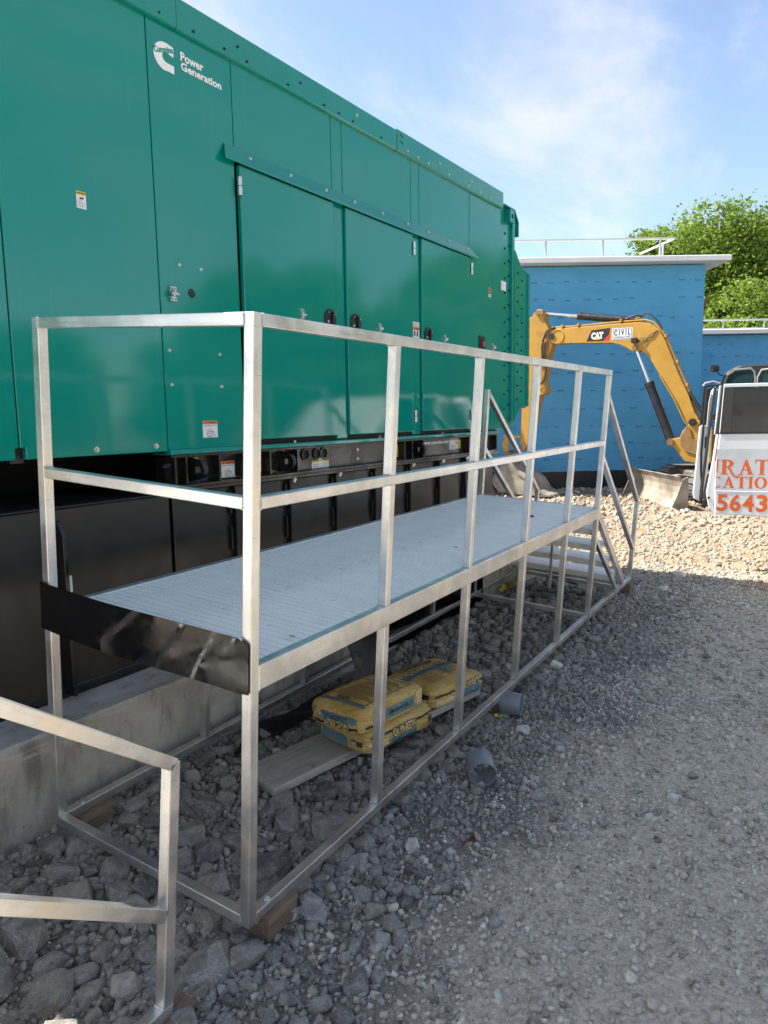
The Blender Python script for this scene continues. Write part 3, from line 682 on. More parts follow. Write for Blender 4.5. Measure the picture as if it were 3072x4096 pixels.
for x in (3.478, 3.520): MB().prism([(x - .012, 2.31), (x + .010, 2.31), (x + .012, 2.345), (x, 2.35), (x - .010, 2.335)], YG + .0012, YG + .003, 'y').build('symbol', 'ink', gen)
decal(4.867, 4.922, 2.785, 2.812, YG, p5, None, None, [(.3, .1, .9, .3)])
MB().cyl((4.895, 1.371, 2.849), (4.895, 1.3685, 2.849), .028, n=20).build('decal', 'orange', p5); MB().cyl((4.895, 1.369, 2.849), (4.895, 1.368, 2.849), .017, n=16).build('decal', 'ink', p5)
# maker's mark: a slanted C with the name across it, and the two words beside it
def makers_mark():
    x0, x1 = .988, 1.112
    n = 22; o = []
    for i in range(n + 1):
        t = rad(90 + 180 * i / n); o.append((1.062 + .074 * math.cos(t), 3.448 + .066 * math.sin(t)))
    outer = [(1.112, 3.508)] + [(1.075, 3.514)] + o[1:-1] + [(1.075, 3.386), (1.112, 3.384)]
    inn = [(1.112, 3.422)] + [(1.070 + .030 * math.cos(rad(270 - 180 * i / 12)), 3.447 + .0245 * math.sin(rad(270 - 180 * i / 12))) for i in range(13)] + [(1.112, 3.462)]
    q = MB().prism(outer + inn, 1.3675, 1.3688, 'y').build('emblem', 'white', p2)
    lettering('lettering', 'Cummins', .986, 1.110, 3.462, 3.492, 1.3668, 'green', q, .045, 0, rad(17))
    lettering('lettering', 'Power', 1.158, 1.312, 3.468, 3.512, 1.3680, 'white', p2, .035)
    lettering('lettering', 'Generation', 1.158, 1.437, 3.424, 3.464, 1.3680, 'white', p2, .035)
makers_mark()
# radiator end section
MB().prism([(5.143, 1.535), (5.53, 1.535), (5.545, 1.70), (5.545, 3.46), (5.545, 3.60), (5.45, 3.70), (5.143, 3.70)], 1.400, 3.5, 'y').build('end_body', 'green', gen, .003)
es2 = MB().box(5.150, 5.355, 1.396, 1.3995, 1.54, 3.54).build('end_strip', 'green', gen)
MB().box(5.445, 5.50, 1.372, 1.400, 1.60, 3.60).build('corner_angle', 'green', gen, .003)
hs = MB().prism([(5.549, 1.60), (5.70, 1.74), (5.87, 1.74), (5.905, 2.3), (5.915, 3.155), (5.72, 3.19), (5.549, 3.335)], 1.385, 3.4, 'y').build('discharge_hood', 'green', gen, .003)
MB().box(5.868, 5.916, 1.368, 1.387, 1.76, 3.150).build('hood_flange', 'green', hs, .002)
for k in range(10): MB().cyl((5.885, 1.366, 1.86 + .125 * k), (5.885, 1.366, 1.93 + .125 * k), .011, n=8).build('hinge', 'green', hs)
MB().prism([(5.20, 3.703), (5.465, 3.703), (5.562, 3.60), (5.562, 3.46), (5.552, 3.46), (5.552, 3.595), (5.46, 3.692), (5.20, 3.692)], 1.355, 1.40, 'y').build('top_flange', 'green', gen)
lug = MB().box(5.296, 5.398, 1.335, 1.40, 3.551, 3.673).build('lifting_lug', 'green', gen, .003)
MB().cyl((5.347, 1.3335, 3.612), (5.347, 1.34, 3.612), .024, n=16).build('hole', 'seam', lug)
for k in range(14):
    z = 3.449 - .1425 * k
    if z > 1.6: bolt(5.305, z, 1.396, es2, .011, 'seam')
    if z - .103 > 1.6: bolt(5.409, z - .103, 1.400, gen, .011, 'seam')
    if 1.8 < z - .19 < 3.2: bolt(5.618, z - .19, 1.385, hs, .011, 'seam')
    if 1.9 < z - .25 < 3.1: bolt(5.732, z - .25, 1.385, hs, .011, 'seam')
pp = MB().box(5.218, 5.335, 1.393, 1.3965, 2.90, 2.988).build('taped_paper', 'label', es2)
# skid beam
MB().box(.965, 5.10, 1.425, 1.50, 1.332, 1.494).build('skid_web', 'gloss', gen)
MB().box(.965, 5.105, 1.368, 1.50, 1.478, 1.4925).build('skid_flange', 'gloss', gen, .002)
MB().box(.965, 5.105, 1.352, 1.50, 1.318, 1.334).build('skid_flange', 'gloss', gen, .002)
MB().box(.965, 5.105, 1.366, 1.50, 1.296, 1.3165).build('tank_flange', 'gloss', gen, .002)
for x in (.985, 1.06, 1.30, 1.60, 1.72, 1.98, 3.30, 3.42, 3.60, 4.46, 5.08): MB().box(x, x + .012, 1.372, 1.424, 1.336, 1.476).build('stiffener', 'gloss', gen)
def lift_eye(x):
    y0 = 1.424; c = (1.352, 1.406); n = 14
    outer = [(y0, 1.340)] + [(c[0] + .050 * math.cos(rad(-90 - 180 * i / n)), c[1] + .050 * math.sin(rad(-90 - 180 * i / n))) for i in range(n + 1)] + [(y0, 1.472)]
    m = MB(); k = len(outer)
    inner = []
    for i in range(k):
        a = math.atan2(outer[i][1] - c[1], outer[i][0] - c[0]); inner.append((c[0] + .024 * math.cos(a), c[1] + .024 * math.sin(a)))
    vs = [(xx, p[0], p[1]) for xx in (x, x + .03) for p in outer + inner]
    K = 2 * k; fs = []
    for i in range(k):
        j = (i + 1) % k
        fs += [(i, j, k + j, k + i), (K + i, K + k + i, K + k + j, K + j), (i, K + i, K + j, j), (k + i, k + j, K + k + j, K + k + i)]
    m.add(vs, fs).build('lifting_eye', 'gloss', gen)
for x in (1.12, 1.50, 1.855, 3.505): lift_eye(x)
for x in (2.119, 2.242, 2.318):
    MB().lathe([(.031, 0), (.038, 0), (.038, .012), (.031, .012)], (x, 1.4255, 1.436), (0, -1, 0), 24).build('conduit_ring', 'gloss', gen, smooth=True)
    MB().cyl((x, 1.4245, 1.436), (x, 1.4235, 1.436), .031, n=24).build('conduit_hole', 'seam', gen)
ys = 1.4248
decal(1.365, 1.471, 1.342, 1.436, ys, gen, 'orange', 'WARNING', [(.74, .05, .95, .02), (.70, .05, .9, .02)], 'box')
decal(1.648, 1.696, 1.353, 1.430, ys, gen, None, None, (), 'hook', base='yellow'); decal(1.165, 1.195, 1.36, 1.47, ys, gen, None, None, (), None, base='yellow')
q = decal(2.19, 2.375, 1.338, 1.387, ys, gen, None, None, [(.5, .05, .42, .06), (.3, .05, .40, .06), (.15, .05, .42, .06), (.5, .68, .95, .06), (.3, .68, .95, .06)])
MB().box(2.19, 2.27, ys - .002, ys, 1.373, 1.387).build('header', 'yellow', q); MB().box(2.315, 2.375, ys - .002, ys, 1.373, 1.387).build('header', 'yellow', q)
decal(2.255, 2.31, 1.393, 1.404, ys, gen, None, None, [(.3, .1, .9, .4)])
decal(3.21, 3.287, 1.356, 1.455, ys, gen, None, None, (), 'hook', base='yellow')
decal(4.168, 4.28, 1.372, 1.469, ys, gen, 'orange', None, (), 'box', headh=.14); decal(4.285, 4.33, 1.375, 1.455, ys, gen, None, None, [(.5, .2, .8, .3)]); decal(4.334, 4.382, 1.375, 1.455, ys, gen, None, None, (), 'hook', base='yellow')
lettering('lettering', 'power.cummins.com', 3.663, 4.157, 1.425, 1.462, ys, 'white', gen, .03)
for x, z in ((2.72, 1.44), (2.72, 1.375), (2.005, 1.418)): bolt(x, z, ys, gen, .010)
for x in (1.96, 2.45, 3.46, 3.97, 4.44): MB().cyl((x, 1.385, 1.318), (x, 1.385, 1.268), .009, n=8).cyl((x, 1.385, 1.296), (x, 1.385, 1.280), .015, n=6).build('clamp_bolt', 'steel', gen)
# base tank: wall, pressed panels with dark channels between, cover shelf, feet
MB().box(-1.0, 5.10, 1.440, 3.50, .425, 1.288).build('tank_wall', 'tank', gen)
MB().box(-1.0, .965, 1.405, 1.50, .44, 1.285).build('tank_panel', 'tank', gen, .006)
MB().box(-1.0, .965, 1.405, 2.6, 1.2855, 1.295).build('tank_shelf', 'tank', gen, .003)
for a, b in ((.985, 1.365), (1.452, 1.845), (1.945, 2.33), (2.435, 2.82), (2.93, 3.315), (3.443, 3.79), (3.945, 4.30), (4.45, 5.06)):
    MB().box(a, b, 1.402, 1.44, .44, 1.294).build('tank_panel', 'tank', gen, .006)
    for k in range(4): MB().box(a - .030, a - .016, 1.422, 1.441, .50 + k * .21, .63 + k * .21).build('stitch_bar', 'tank', gen)
MB().box(-1.0, 5.10, 1.400, 1.43, .4055, .452).build('tank_foot', 'tank', gen, .004)
fin = MB().prism([(1.404, .43), (1.325, .43), (1.325, 1.17), (1.36, 1.235), (1.404, 1.235)], .292, .312, 'x').build('tank_fin', 'gloss', gen, .002)
decal(.318, .352, .985, 1.055, 1.404, gen, 'orange', None, [(.5, .1, .7, .06), (.3, .1, .7, .06)], headh=.3)
lb = MB().box(.318, .372, 1.400, 1.4035, .895, .972).build('decal', 'label', gen)
for s_, z in (('IGHT', .945), ('50', .925), ('NT!', .905)): lettering('lettering', s_, .322, .358, z, z + .014, 1.3992, 'ink', lb)
MB().box(-.3, .10, 1.60, 1.9, 1.295, 1.53).build('cable_box', simple('olive_box', (0.022, 0.020, 0.012), .6), gen)
MB().box(-1.0, 4.9, 2.2, 3.4, 1.294, 1.52).build('skid_core', 'seam', gen)
for x, z in ((.955, 1.445), (.955, 1.345), (.94, 1.44), (.975, 1.35)): MB().cyl((x - .02, 1.40, z), (x + .02, 1.40, z), .016, n=6).build('joint_bolt', 'gloss', gen)

# ------------------------------------------------------------------ aluminium work platforms (own frame P, slightly tilted on its blocks)
GP = Matrix(((0.999637, -0.026625, -0.004197), (0.026278, 0.997330, -0.068133), (0.006000, 0.067998, 0.997667))).to_4x4()
S = 0.0381; W = 1.0414
_tube = {}
def tube(name, a, b, parent, w=S, h=S, mat='alu', up=(0, 0, 1), bev=0.0028):
    a = Vector(a); b = Vector(b); d = b - a; L = d.length; d.normalize()
    u = Vector(up)
    if abs(d.dot(u)) > .99: u = Vector((0, 1, 0))
    yv = u.cross(d).normalized(); zv = d.cross(yv)
    k = (round(L, 4), w, h, mat)
    if k not in _tube:
        me = MB().box(-L / 2, L / 2, -w / 2, w / 2, -h / 2, h / 2).mesh(name, bev, 2); me.materials.append(MT[mat]); _tube[k] = me
    M = Matrix.Translation((a + b) / 2) @ Matrix((d, yv, zv)).transposed().to_4x4()
    return link(name, _tube[k], None, parent, M)
def weld(p, q, parent, r=.0032):
    p = Vector(p); q = Vector(q); n = max(4, int((q - p).length / .005)); m = MB()
    for i in range(n):
        c = p.lerp(q, (i + .5) / n); d = (q - p).normalized(); k = r * R_.uniform(.8, 1.25)
        m.cyl(c - d * .0036, c + d * .0036, k, k * .6, n=6)
    return m.build('weld_bead', 'steel', parent, smooth=True)
def platform(label, M):
    t = thing('work_platform', label, 'platform', M, 'aluminium work platforms')
    h = S / 2; HT, HM, HD, HB = 1.980, 1.443, 0.910, 0.826
    X = [0, .804, 1.612, 2.424, 3.252, 4.052]; XE = 5.540
    vert = lambda n, x, y, z0, z1: tube(n, (x + h, y + h, z0), (x + h, y + h, z1), t)
    # near corner posts run the full height
    vert('post', 0, 0, 0, HT); vert('post', 0, W - S, 0, HT)
    tube('top_rail', (h, S, HT - h - .0005), (h, W - S, HT - h - .0005), t)
    tube('mid_rail', (h, S, HM - h), (h, W - S, HM - h), t)
    tube('base_rail', (h, S, h), (h, W - S, h), t)
    tube('top_rail', (S, h, HT - h - .0005), (X[5] + S, h, HT - h - .0005), t)
    tube('mid_rail', (S, h, HM - h), (X[5], h, HM - h), t)
    tube('base_rail', (S, h, h), (XE + S, h, h), t); tube('base_rail', (S, W - h, h), (XE + S, W - h, h), t)
    tube('deck_beam', (S, h, (HD + HB) / 2), (X[5] + S, h, (HD + HB) / 2), t, S, HD - HB)
    tube('deck_beam', (S, W - h, (HD + HB) / 2), (X[5] + S, W - h, (HD + HB) / 2), t, S, HD - HB)
    tube('deck_beam', (X[5] + h, S, (HD + HB) / 2), (X[5] + h, W - S, (HD + HB) / 2), t, S, HD - HB)
    tube('deck_beam', (h, S, (HD + HB) / 2), (h, W - S, (HD + HB) / 2), t, S, HD - HB)
    for x in X[1:5]:
        vert('post', x, 0, HM, HT - S - .0005); vert('post', x, 0, HD, HM - S); vert('post', x, 0, S, HB)
    x = X[5]; vert('post', x, 0, HD, HT - S - .0005); vert('post', x, 0, S, HB)
    vert('post', x + .02, W - S, HD, 1.80)
    for x in (X[1], X[2], X[4], X[5]): vert('post', x, W - S, S, HB)
    for x in (X[5], 5.12): tube('cross_rail', (x + h, S, h), (x + h, W - S, h), t)
    # deck: ribbed extruded planks laid across the beams
    x = .040; k = 0; PW = .2008; pitch = .04016
    prof = [(0, -.028)]
    for r in range(5):
        u = r * pitch; prof += [(u + .0028, -.012), (u + .0032, 0.0), (u + pitch - .0032, 0.0), (u + pitch - .0028, -.012)]
    prof += [(PW - .0012, -.028)]
    me = MB().prism([(p, q) for p, q in prof], -(W - 2 * S) / 2 + .001, (W - 2 * S) / 2 - .001, 'y').mesh('deck_plank'); me.materials.append(MT['deck'])
    while x + PW < 4.093:
        link('deck_plank', me, None, t, Matrix.Translation((x, W / 2, HD - .004 + NP.uniform(-.0008, .0008)))); x += PW; k += 1
    # black kick plate across the near end
    m = MB(); nx = 24; pts = []
    for i in range(nx + 1):
        y = .002 + (W + .002) * i / nx; u = i / nx
        bow = -.008 - .014 * math.sin(u * math.pi) - .0035 * math.sin(u * 6.0 + .6) * math.sin(u * math.pi)
        for j in range(5):
            v = j / 4; z = .822 + .182 * v + (.004 * math.sin(u * 7) if j in (0, 4) else 0)
            if i == 0: z = .827 + .160 * v
            pts.append((bow * (1 - .14 * math.cos(v * 3 + u * 4)) - .0015, y, z))
    n = len(pts); vs = pts + [(p[0] + .0018, p[1], p[2]) for p in pts]; fs = []
    for i in range(nx):
        for j in range(4):
            a, b, c, d = i * 5 + j, (i + 1) * 5 + j, (i + 1) * 5 + j + 1, i * 5 + j + 1
            fs += [(a, b, c, d), (d + n, c + n, b + n, a + n)]
    for i in range(nx): fs += [(i * 5, (i * 5) + n, (i + 1) * 5 + n, (i + 1) * 5), (i * 5 + 4, (i + 1) * 5 + 4, (i + 1) * 5 + 4 + n, i * 5 + 4 + n)]
    m.add(vs, fs).build('kick_plate', 'sheet', t, smooth=True)['label'] = 'glossy black scratched sheet across the near end of the platform'
    # stair: stringers, braces, treads, handrails
    for y in (h, W - h):
        tube('stringer', (4.085, y, .868), (5.245, y, .058), t, .034, .068)
        tube('stair_brace', (4.10, y, .655), (4.985, y, .055), t, .030)
        tube('stair_post', (XE + h, y, S), (XE + h, y, .806), t)
        a0, b0 = (4.065, 1.782), (XE + .021, .797)
        tube('handrail', (a0[0] + .02, y, a0[1] - .003), (b0[0], y, b0[1]), t)
        tube('handrail', (4.088, y, 1.303), (XE + .004, y, .338), t)
    for i in range(1, 5):
        z = HD - .182 * i; xx = 4.085 + .262 * (i - 1)
        pr = [(0, -.045), (0, 0)]
        for r in range(11):
            u = r * .0262; pr += [(u + .003, .0), (u + .0045, -.004), (u + .0075, -.004), (u + .009, 0)]
        pr += [(.292, 0), (.300, -.012), (.300, -.05), (.288, -.05), (.288, -.03), (.01, -.03), (.01, -.045)]
        MB().prism([(xx + p, z + q) for p, q in pr], S + .002, W - S - .002, 'y').build('stair_tread', 'deck', t)
    tube('cross_rail', (5.02, S, .088), (5.02, W - S, .088), t, .03, .03)
    tube('stair_stay', (4.62, W / 2, .04), (4.62, W / 2, .50), t, .025, .025)
    # weld beads at the joints nearest to the viewer
    e = .0015
    for a, b in (((-e, S, HT - S), (-e, S, HT)), ((S, -e, HT - S), (S, -e, HT)), ((S, -e, HM - S), (S, -e, HM)), ((-e, S, HM - S), (-e, S, HM)), ((-e, W - S, HT - S), (-e, W - S, HT)), ((0, W - S - e, HM + e), (S, W - S - e, HM + e)), ((-e, S, 0), (-e, S, S)), ((S, -e, 0), (S, -e, S)), ((S, 0, HB), (S, 0, HD)), ((0, W - S - e, S + e), (S, W - S - e, S + e))): weld(a, b, t)
    for x in X[1:]:
        weld((x - e, 0, S + e), (x - e, S, S + e), t); weld((x - e, 0, HM + e), (x - e, S, HM + e), t); weld((x - e, 0, HD + e), (x - e, S, HD + e), t); weld((x - e, 0, HT - S - e), (x - e, S, HT - S - e), t)
    weld((XE - e, 0, S + e), (XE - e, S, S + e), t); weld((XE - e, 0, .335), (XE - e, S, .335), t)
    for x, y in ((.115, h), (.125, W - h), (XE - .12, h)):
        MB().cyl((x, y, S), (x, y, S + .004), .013, n=14).cyl((x, y, S + .004), (x, y, S + .013), .008, n=6).build('anchor_bolt', 'steel', t)
    return t
pf = platform('aluminium railed work platform with stairs alongside the green generator', GP)
pf2 = copy_tree(pf)
PIV = Matrix.Translation((5.54, 0, .038))
M2_ = Matrix.Translation((-5.872, -0.118, -0.121)) @ GP @ PIV @ Matrix.Rotation(rad(2.7), 4, 'Y') @ PIV.inverted()
pf2.matrix_basis = M2_
pf2['label'] = 'near aluminium stair foot and handrail cut off at the lower left corner'

# ------------------------------------------------------------------ excavator (local frame: x along the boom, y towards the viewer)
def excavator():
    xa = Vector((0.042, 0.999, 0)).normalized(); t = thing('excavator', 'yellow tracked excavator with arched boom parked before the blue wall', 'excavator', frame(xa, (13.27, 0.898, -0.1)))
    dz = 0.1
    def prof(name, pts, y0, y1, mat, par=None, bev=.012): return MB().prism([(u, z + dz) for u, z in pts], y0, y1, 'y').build(name, mat, par or t, bev, 2)
    boom = prof('boom', [(2.86, 3.16), (2.94, 3.24), (2.93, 3.33), (2.84, 3.41), (2.70, 3.43), (2.0, 3.425), (1.3, 3.425), (1.05, 3.415), (.85, 3.375), (.68, 3.25), (.55, 3.02), (.29, 2.38), (.10, 1.99), (-.02, 1.66), (-.09, 1.56), (-.10, 1.42), (.02, 1.36), (.10, 1.42), (.19, 1.55), (.37, 1.93), (.64, 2.39), (.79, 2.64), (.89, 2.78), (1.02, 2.88), (1.10, 2.86), (1.19, 2.875), (1.28, 2.94), (1.42, 3.01), (1.60, 3.06), (2.61, 3.12), (2.75, 3.11)], -.17, .17, 'cat')
    prof('boom_edge', [(.645, 2.37), (.355, 1.90), (.19, 1.545), (.10, 1.412), (.085, 1.425), (.175, 1.56), (.34, 1.915), (.63, 2.385)], .17, .20, 'cat', boom, .004)
    MB().cyl((-.0, -.24, 1.48 + dz), (-.0, .24, 1.48 + dz), .07, n=20).build('boom_foot_pin', 'hyd', boom, smooth=True)
    MB().cyl((2.84, -.24, 3.28 + dz), (2.84, .19, 3.28 + dz), .06, n=20).build('boom_tip_pin', 'hyd', boom, smooth=True)
    MB().lathe([(.13, 0), (.145, 0), (.145, .012), (.13, .012)], (2.72, .17, 3.27 + dz), (0, 1, 0), 24).build('reinforcing_ring', 'cat', boom, smooth=True)
    MB().cyl((1.12, -.2, 2.935 + dz), (1.12, .2, 2.935 + dz), .06, n=16).build('cylinder_pin', 'catd', boom, smooth=True)
    for k, z in enumerate((0, .03)):
        MB().path([(2.86, .12 - k * .05, 3.47 + dz - z), (2.4, .12 - k * .05, 3.455 + dz), (1.6, .12 - k * .05, 3.465 + dz), (.95, .12 - k * .05, 3.46 + dz), (.80, .12 - k * .05, 3.40 + dz), (.62, .13 - k * .05, 3.20 + dz), (.5, .13 - k * .05, 2.97 + dz), (.05, .13 - k * .05, 1.95 + dz)], .016, 6).build('hydraulic_pipe', 'cat', boom, smooth=True)
    for u, z in ((2.62, 3.45), (2.28, 3.45), (1.42, 3.46), (.56, 3.1), (.33, 2.6), (.14, 2.16)): MB().box(u - .02, u + .02, .04, .18, z - .01 + dz, z + .05 + dz).build('pipe_clamp', 'cat', boom, .004)
    MB().path([(.10, .14, 2.05 + dz), (.02, .16, 1.95 + dz), (-.08, .17, 1.75 + dz), (-.22, .17, 1.62 + dz), (-.5, .12, 1.60 + dz)], .03, 8).build('hose', 'rubber', boom, smooth=True)
    MB().path([(.12, .05, 2.0 + dz), (.0, .08, 1.88 + dz), (-.12, .08, 1.68 + dz), (-.26, .08, 1.56 + dz), (-.5, .05, 1.55 + dz)], .03, 8).build('hose', 'rubber', boom, smooth=True)
    MB().path([(1.06, .1, 3.52 + dz), (.95, .12, 3.60 + dz), (.84, .14, 3.54 + dz), (.72, .15, 3.42 + dz), (.63, .16, 3.25 + dz)], .017, 8).build('hose', 'rubber', boom, smooth=True)
    MB().path([(1.34, .1, 3.50 + dz), (1.25, .12, 3.54 + dz), (1.12, .12, 3.56 + dz), (1.02, .1, 3.54 + dz)], .018, 8).build('hose', 'rubber', boom, smooth=True)
    MB().path([(.72, .18, 3.22 + dz), (.82, .185, 3.12 + dz), (1.0, .185, 3.10 + dz), (1.1, .185, 3.02 + dz)], .008, 6).build('lamp_wire', 'rubber', boom)
    MB().path([(.70, .18, 3.24 + dz), (.85, .185, 3.15 + dz), (.94, .185, 3.02 + dz), (.96, .185, 2.98 + dz)], .008, 6).build('lamp_wire', 'rubber', boom)
    MB().box(1.07, 1.18, .172, .27, 3.02 + dz, 3.12 + dz).build('work_lamp', 'plast', boom, .01)
    # signs on the boom (the face looks along +y: letters run towards -x)
    def sign_text(s, u0, u1, z0, z1, mat, par, bold=.03):
        vs, fs = text_mesh(s, bold, 0); a = vs.min(0); b = vs.max(0); q = (vs - a) / (b - a)
        me = bpy.data.meshes.new('lettering'); me.from_pydata([(float(u0 + k[0] * (u1 - u0)), .1765, float(z0 + k[1] * (z1 - z0)) + dz) for k in q], [], fs); link('lettering', me, mat, par)
    pl = prof('maker_plate', [(2.10, 3.125), (2.00, 3.335), (1.62, 3.355), (1.635, 3.235), (1.76, 3.11)], .168, .1725, 'plast', boom, 0)
    prof('red_corner', [(1.635, 3.235), (1.76, 3.11), (1.70, 3.113), (1.632, 3.18)], .168, .1745, 'red', pl, 0); prof('red_corner', [(1.62, 3.23), (1.74, 3.112), (1.64, 3.115)], .168, .1742, 'red', pl, 0)
    sign_text('CAT', 2.00, 1.755, 3.155, 3.29, 'white', pl, .06); prof('yellow_triangle', [(1.955, 3.145), (1.81, 3.145), (1.88, 3.20)], .168, .178, 'yellow', pl, 0)
    cp = prof('company_plate', [(1.585, 3.115), (1.575, 3.34), (1.18, 3.325), (1.185, 3.105)], .168, .1725, 'label', boom, 0)
    for a, b in (((1.565, 3.13), (1.205, 3.125)), ((1.555, 3.325), (1.205, 3.31)), ((1.565, 3.13), (1.555, 3.325)), ((1.205, 3.125), (1.205, 3.31))):
        MB().path([(a[0], .173, a[1] + dz), (b[0], .173, b[1] + dz)], .004, 4).build('border_line', 'blueink', cp)
    sign_text('C I V I L', 1.54, 1.225, 3.195, 3.305, 'blueink', cp, .03); sign_text('CONSTRUCTORS', 1.545, 1.225, 3.145, 3.178, 'blueink', cp, .02)
    # stick
    st = prof('stick', [(3.45, 3.69), (3.31, 3.72), (3.26, 3.80), (3.18, 3.87), (3.07, 3.85), (3.03, 3.78), (3.04, 3.64), (2.95, 3.49), (2.86, 3.32), (2.80, 3.26), (2.83, 3.16), (2.91, 2.92), (2.95, 2.63), (3.02, 2.40), (3.00, 2.30), (2.95, 2.22), (2.95, 2.13), (3.02, 2.09), (3.10, 2.08), (3.15, 1.90), (3.24, 1.44), (3.40, .92), (3.56, .90), (3.54, 1.17), (3.53, 1.45), (3.49, 2.87)], -.13, .13, 'cat')
    prof('wear_plate', [(2.93, 3.20), (3.08, 3.15), (3.06, 2.62), (2.97, 2.60), (2.92, 2.90)], .130, .142, 'catd', st, 0)
    for u, z, r in ((3.17, 3.79, .05), (3.08, 3.78, .045), (2.90, 3.28, .08), (3.0, 2.165, .035), (3.47, .97, .07)): MB().cyl((u, -.18, z + dz), (u, .18, z + dz), r, n=16).build('pin', 'catd', st, smooth=True)
    MB().path([(2.78, .16, 3.47 + dz), (2.95, .2, 3.40 + dz), (3.03, .2, 3.20 + dz), (3.03, .19, 2.9 + dz), (2.95, .18, 2.62 + dz), (2.98, .17, 2.4 + dz), (3.15, .16, 2.25 + dz)], .016, 6).build('hose', 'rubber', st, smooth=True)
    MB().path([(2.80, .1, 3.46 + dz), (2.98, .16, 3.36 + dz), (3.06, .17, 3.1 + dz), (3.05, .17, 2.7 + dz), (3.12, .16, 2.4 + dz)], .016, 6).build('hose', 'rubber', st, smooth=True)
    # cylinders
    def cylr(a, b, f, r, rod, par, y):
        A = Vector((a[0], y, a[1] + dz)); B = Vector((b[0], y, b[1] + dz)); C = A.lerp(B, f)
        c = MB().cyl(B, C, r, n=16).build('hydraulic_cylinder', 'hyd', par, smooth=True)
        d = (B - A).normalized(); MB().cyl(C - d * .03, C + d * .05, r * 1.12, n=16).build('gland', 'hyd', c, smooth=True)
        MB().cyl(A, C, rod, n=12).build('piston_rod', 'chrome', c, smooth=True); MB().cyl(B - d * .02, B + d * .06, r * .8, n=12).build('cylinder_eye', 'catd', c)
    cylr((3.12, 3.79), (1.10, 3.465), .40, .072, .036, t, 0.0)
    for y in (.0,): cylr((1.12, 2.93), (.39, 1.10), .385, .085, .040, t, y + .12)
    prof('cylinder_lug', [(1.22, 3.40), (1.15, 3.52), (1.05, 3.52), (.98, 3.40)], -.09, .09, 'cat', boom)
    # swing bracket
    br = prof('swing_bracket', [(.10, 1.42), (.18, 1.31), (.23, 1.19), (.35, 1.17), (.44, 1.14), (.45, 1.06), (.32, 1.0), (.12, .74), (-.10, .70), (-.35, .72), (-.35, 1.3), (-.10, 1.52)], -.2, .2, 'cat')
    prof('bracket_cheek', [(.21, 1.22), (.20, 1.05), (.10, .92), (-.10, .86), (-.25, .86), (-.25, 1.12), (-.02, 1.16), (.03, 1.36), (.10, 1.42)], .2, .225, 'catd', br, .008)
    MB().cyl((.39, -.25, 1.11 + dz), (.39, .25, 1.11 + dz), .065, n=16).build('pin', 'catd', br, smooth=True)
    # bucket and linkage
    bk = prof('bucket', [(3.80, .62), (4.01, .45), (4.09, .25), (4.04, .10), (3.93, .0), (3.72, -.03), (3.39, -.05), (3.0, -.06), (2.82, -.03), (3.03, .07), (3.17, .28), (3.30, .38), (3.47, .47), (3.62, .64)], -.42, .42, 'mud', None, .015)
    prof('side_cutter', [(3.45, .46), (3.28, .37), (3.15, .27), (3.02, .06), (3.10, .05), (3.22, .24), (3.34, .33), (3.48, .40)], .42, .45, 'mud', bk, .004)
    for u, z in ((3.16, .20), (3.13, .14)): MB().cyl((u, .44, z + dz), (u, .46, z + dz), .012, n=8).build('bolt', 'plast', bk)
    for k in range(5): MB().prism([(2.98, -.075 + dz), (2.70, -.055 + dz), (2.72, -.02 + dz), (2.98, .02 + dz)], -.40 + k * .18, -.30 + k * .18, 'y').build('tooth', 'mud', bk, .008)
    prof('bucket_ear', [(3.62, .60), (3.84, .56), (3.93, .74), (3.86, .88), (3.77, .86), (3.52, .80)], .08, .13, 'catd', bk); prof('bucket_ear', [(3.62, .60), (3.84, .56), (3.93, .74), (3.86, .88), (3.77, .86), (3.52, .80)], -.13, -.08, 'catd', bk)
    prof('link_arm', [(3.90, 1.18), (3.98, 1.02), (3.95, .92), (3.86, .78), (3.78, .82), (3.82, .95), (3.80, 1.15)], .13, .17, 'cat', t)
    prof('link_arm', [(3.95, 1.24), (3.52, 1.22), (3.52, 1.16), (3.95, 1.16)], .13, .16, 'cat', t)
    MB().cyl((3.83, -.2, .82 + dz), (3.83, .2, .82 + dz), .07, n=16).build('pin', 'catd', bk, smooth=True)
    MB().box(3.62, 3.74, .14, .16, .60 + dz, .68 + dz).build('marker_paint', 'orange', bk)
    # blade in front of the tracks (towards the viewer), its arms
    def bl(yc):
        pr = []
        for i in range(7):
            a = rad(-42 + 14 * i); pr.append((yc + .52 - .52 * math.cos(a), .28 + .50 * math.sin(a)))
        back = [(y - .05 if False else y - .055, z) for y, z in pr[::-1]]
        vs = []
        return pr + back
    UC = Matrix.Translation((.30, -.50, 0)) @ Matrix.Rotation(rad(-53), 4, 'Z')
    b = MB().prism([(y, z) for y, z in bl(.58)], -1.35, 1.08, 'x').build('dozer_blade', 'mud', t, .006, M=UC)
    MB().prism([(.50, .0), (.66, -.02), (.80, .05), (.70, .3), (.62, .56), (.52, .6)], -1.38, -1.35, 'x').build('blade_end_plate', 'mud', b); MB().prism([(.50, .0), (.66, -.02), (.80, .05), (.70, .3), (.62, .56), (.52, .6)], 1.08, 1.11, 'x').build('blade_end_plate', 'mud', b)
    for u in (-.35, .55): MB().prism([(-.5, .35), (.56, .40), (.56, .52), (.2, .56), (-.5, .48)], u, u + .14, 'x').build('blade_arm', 'mud', t, .01, M=UC)
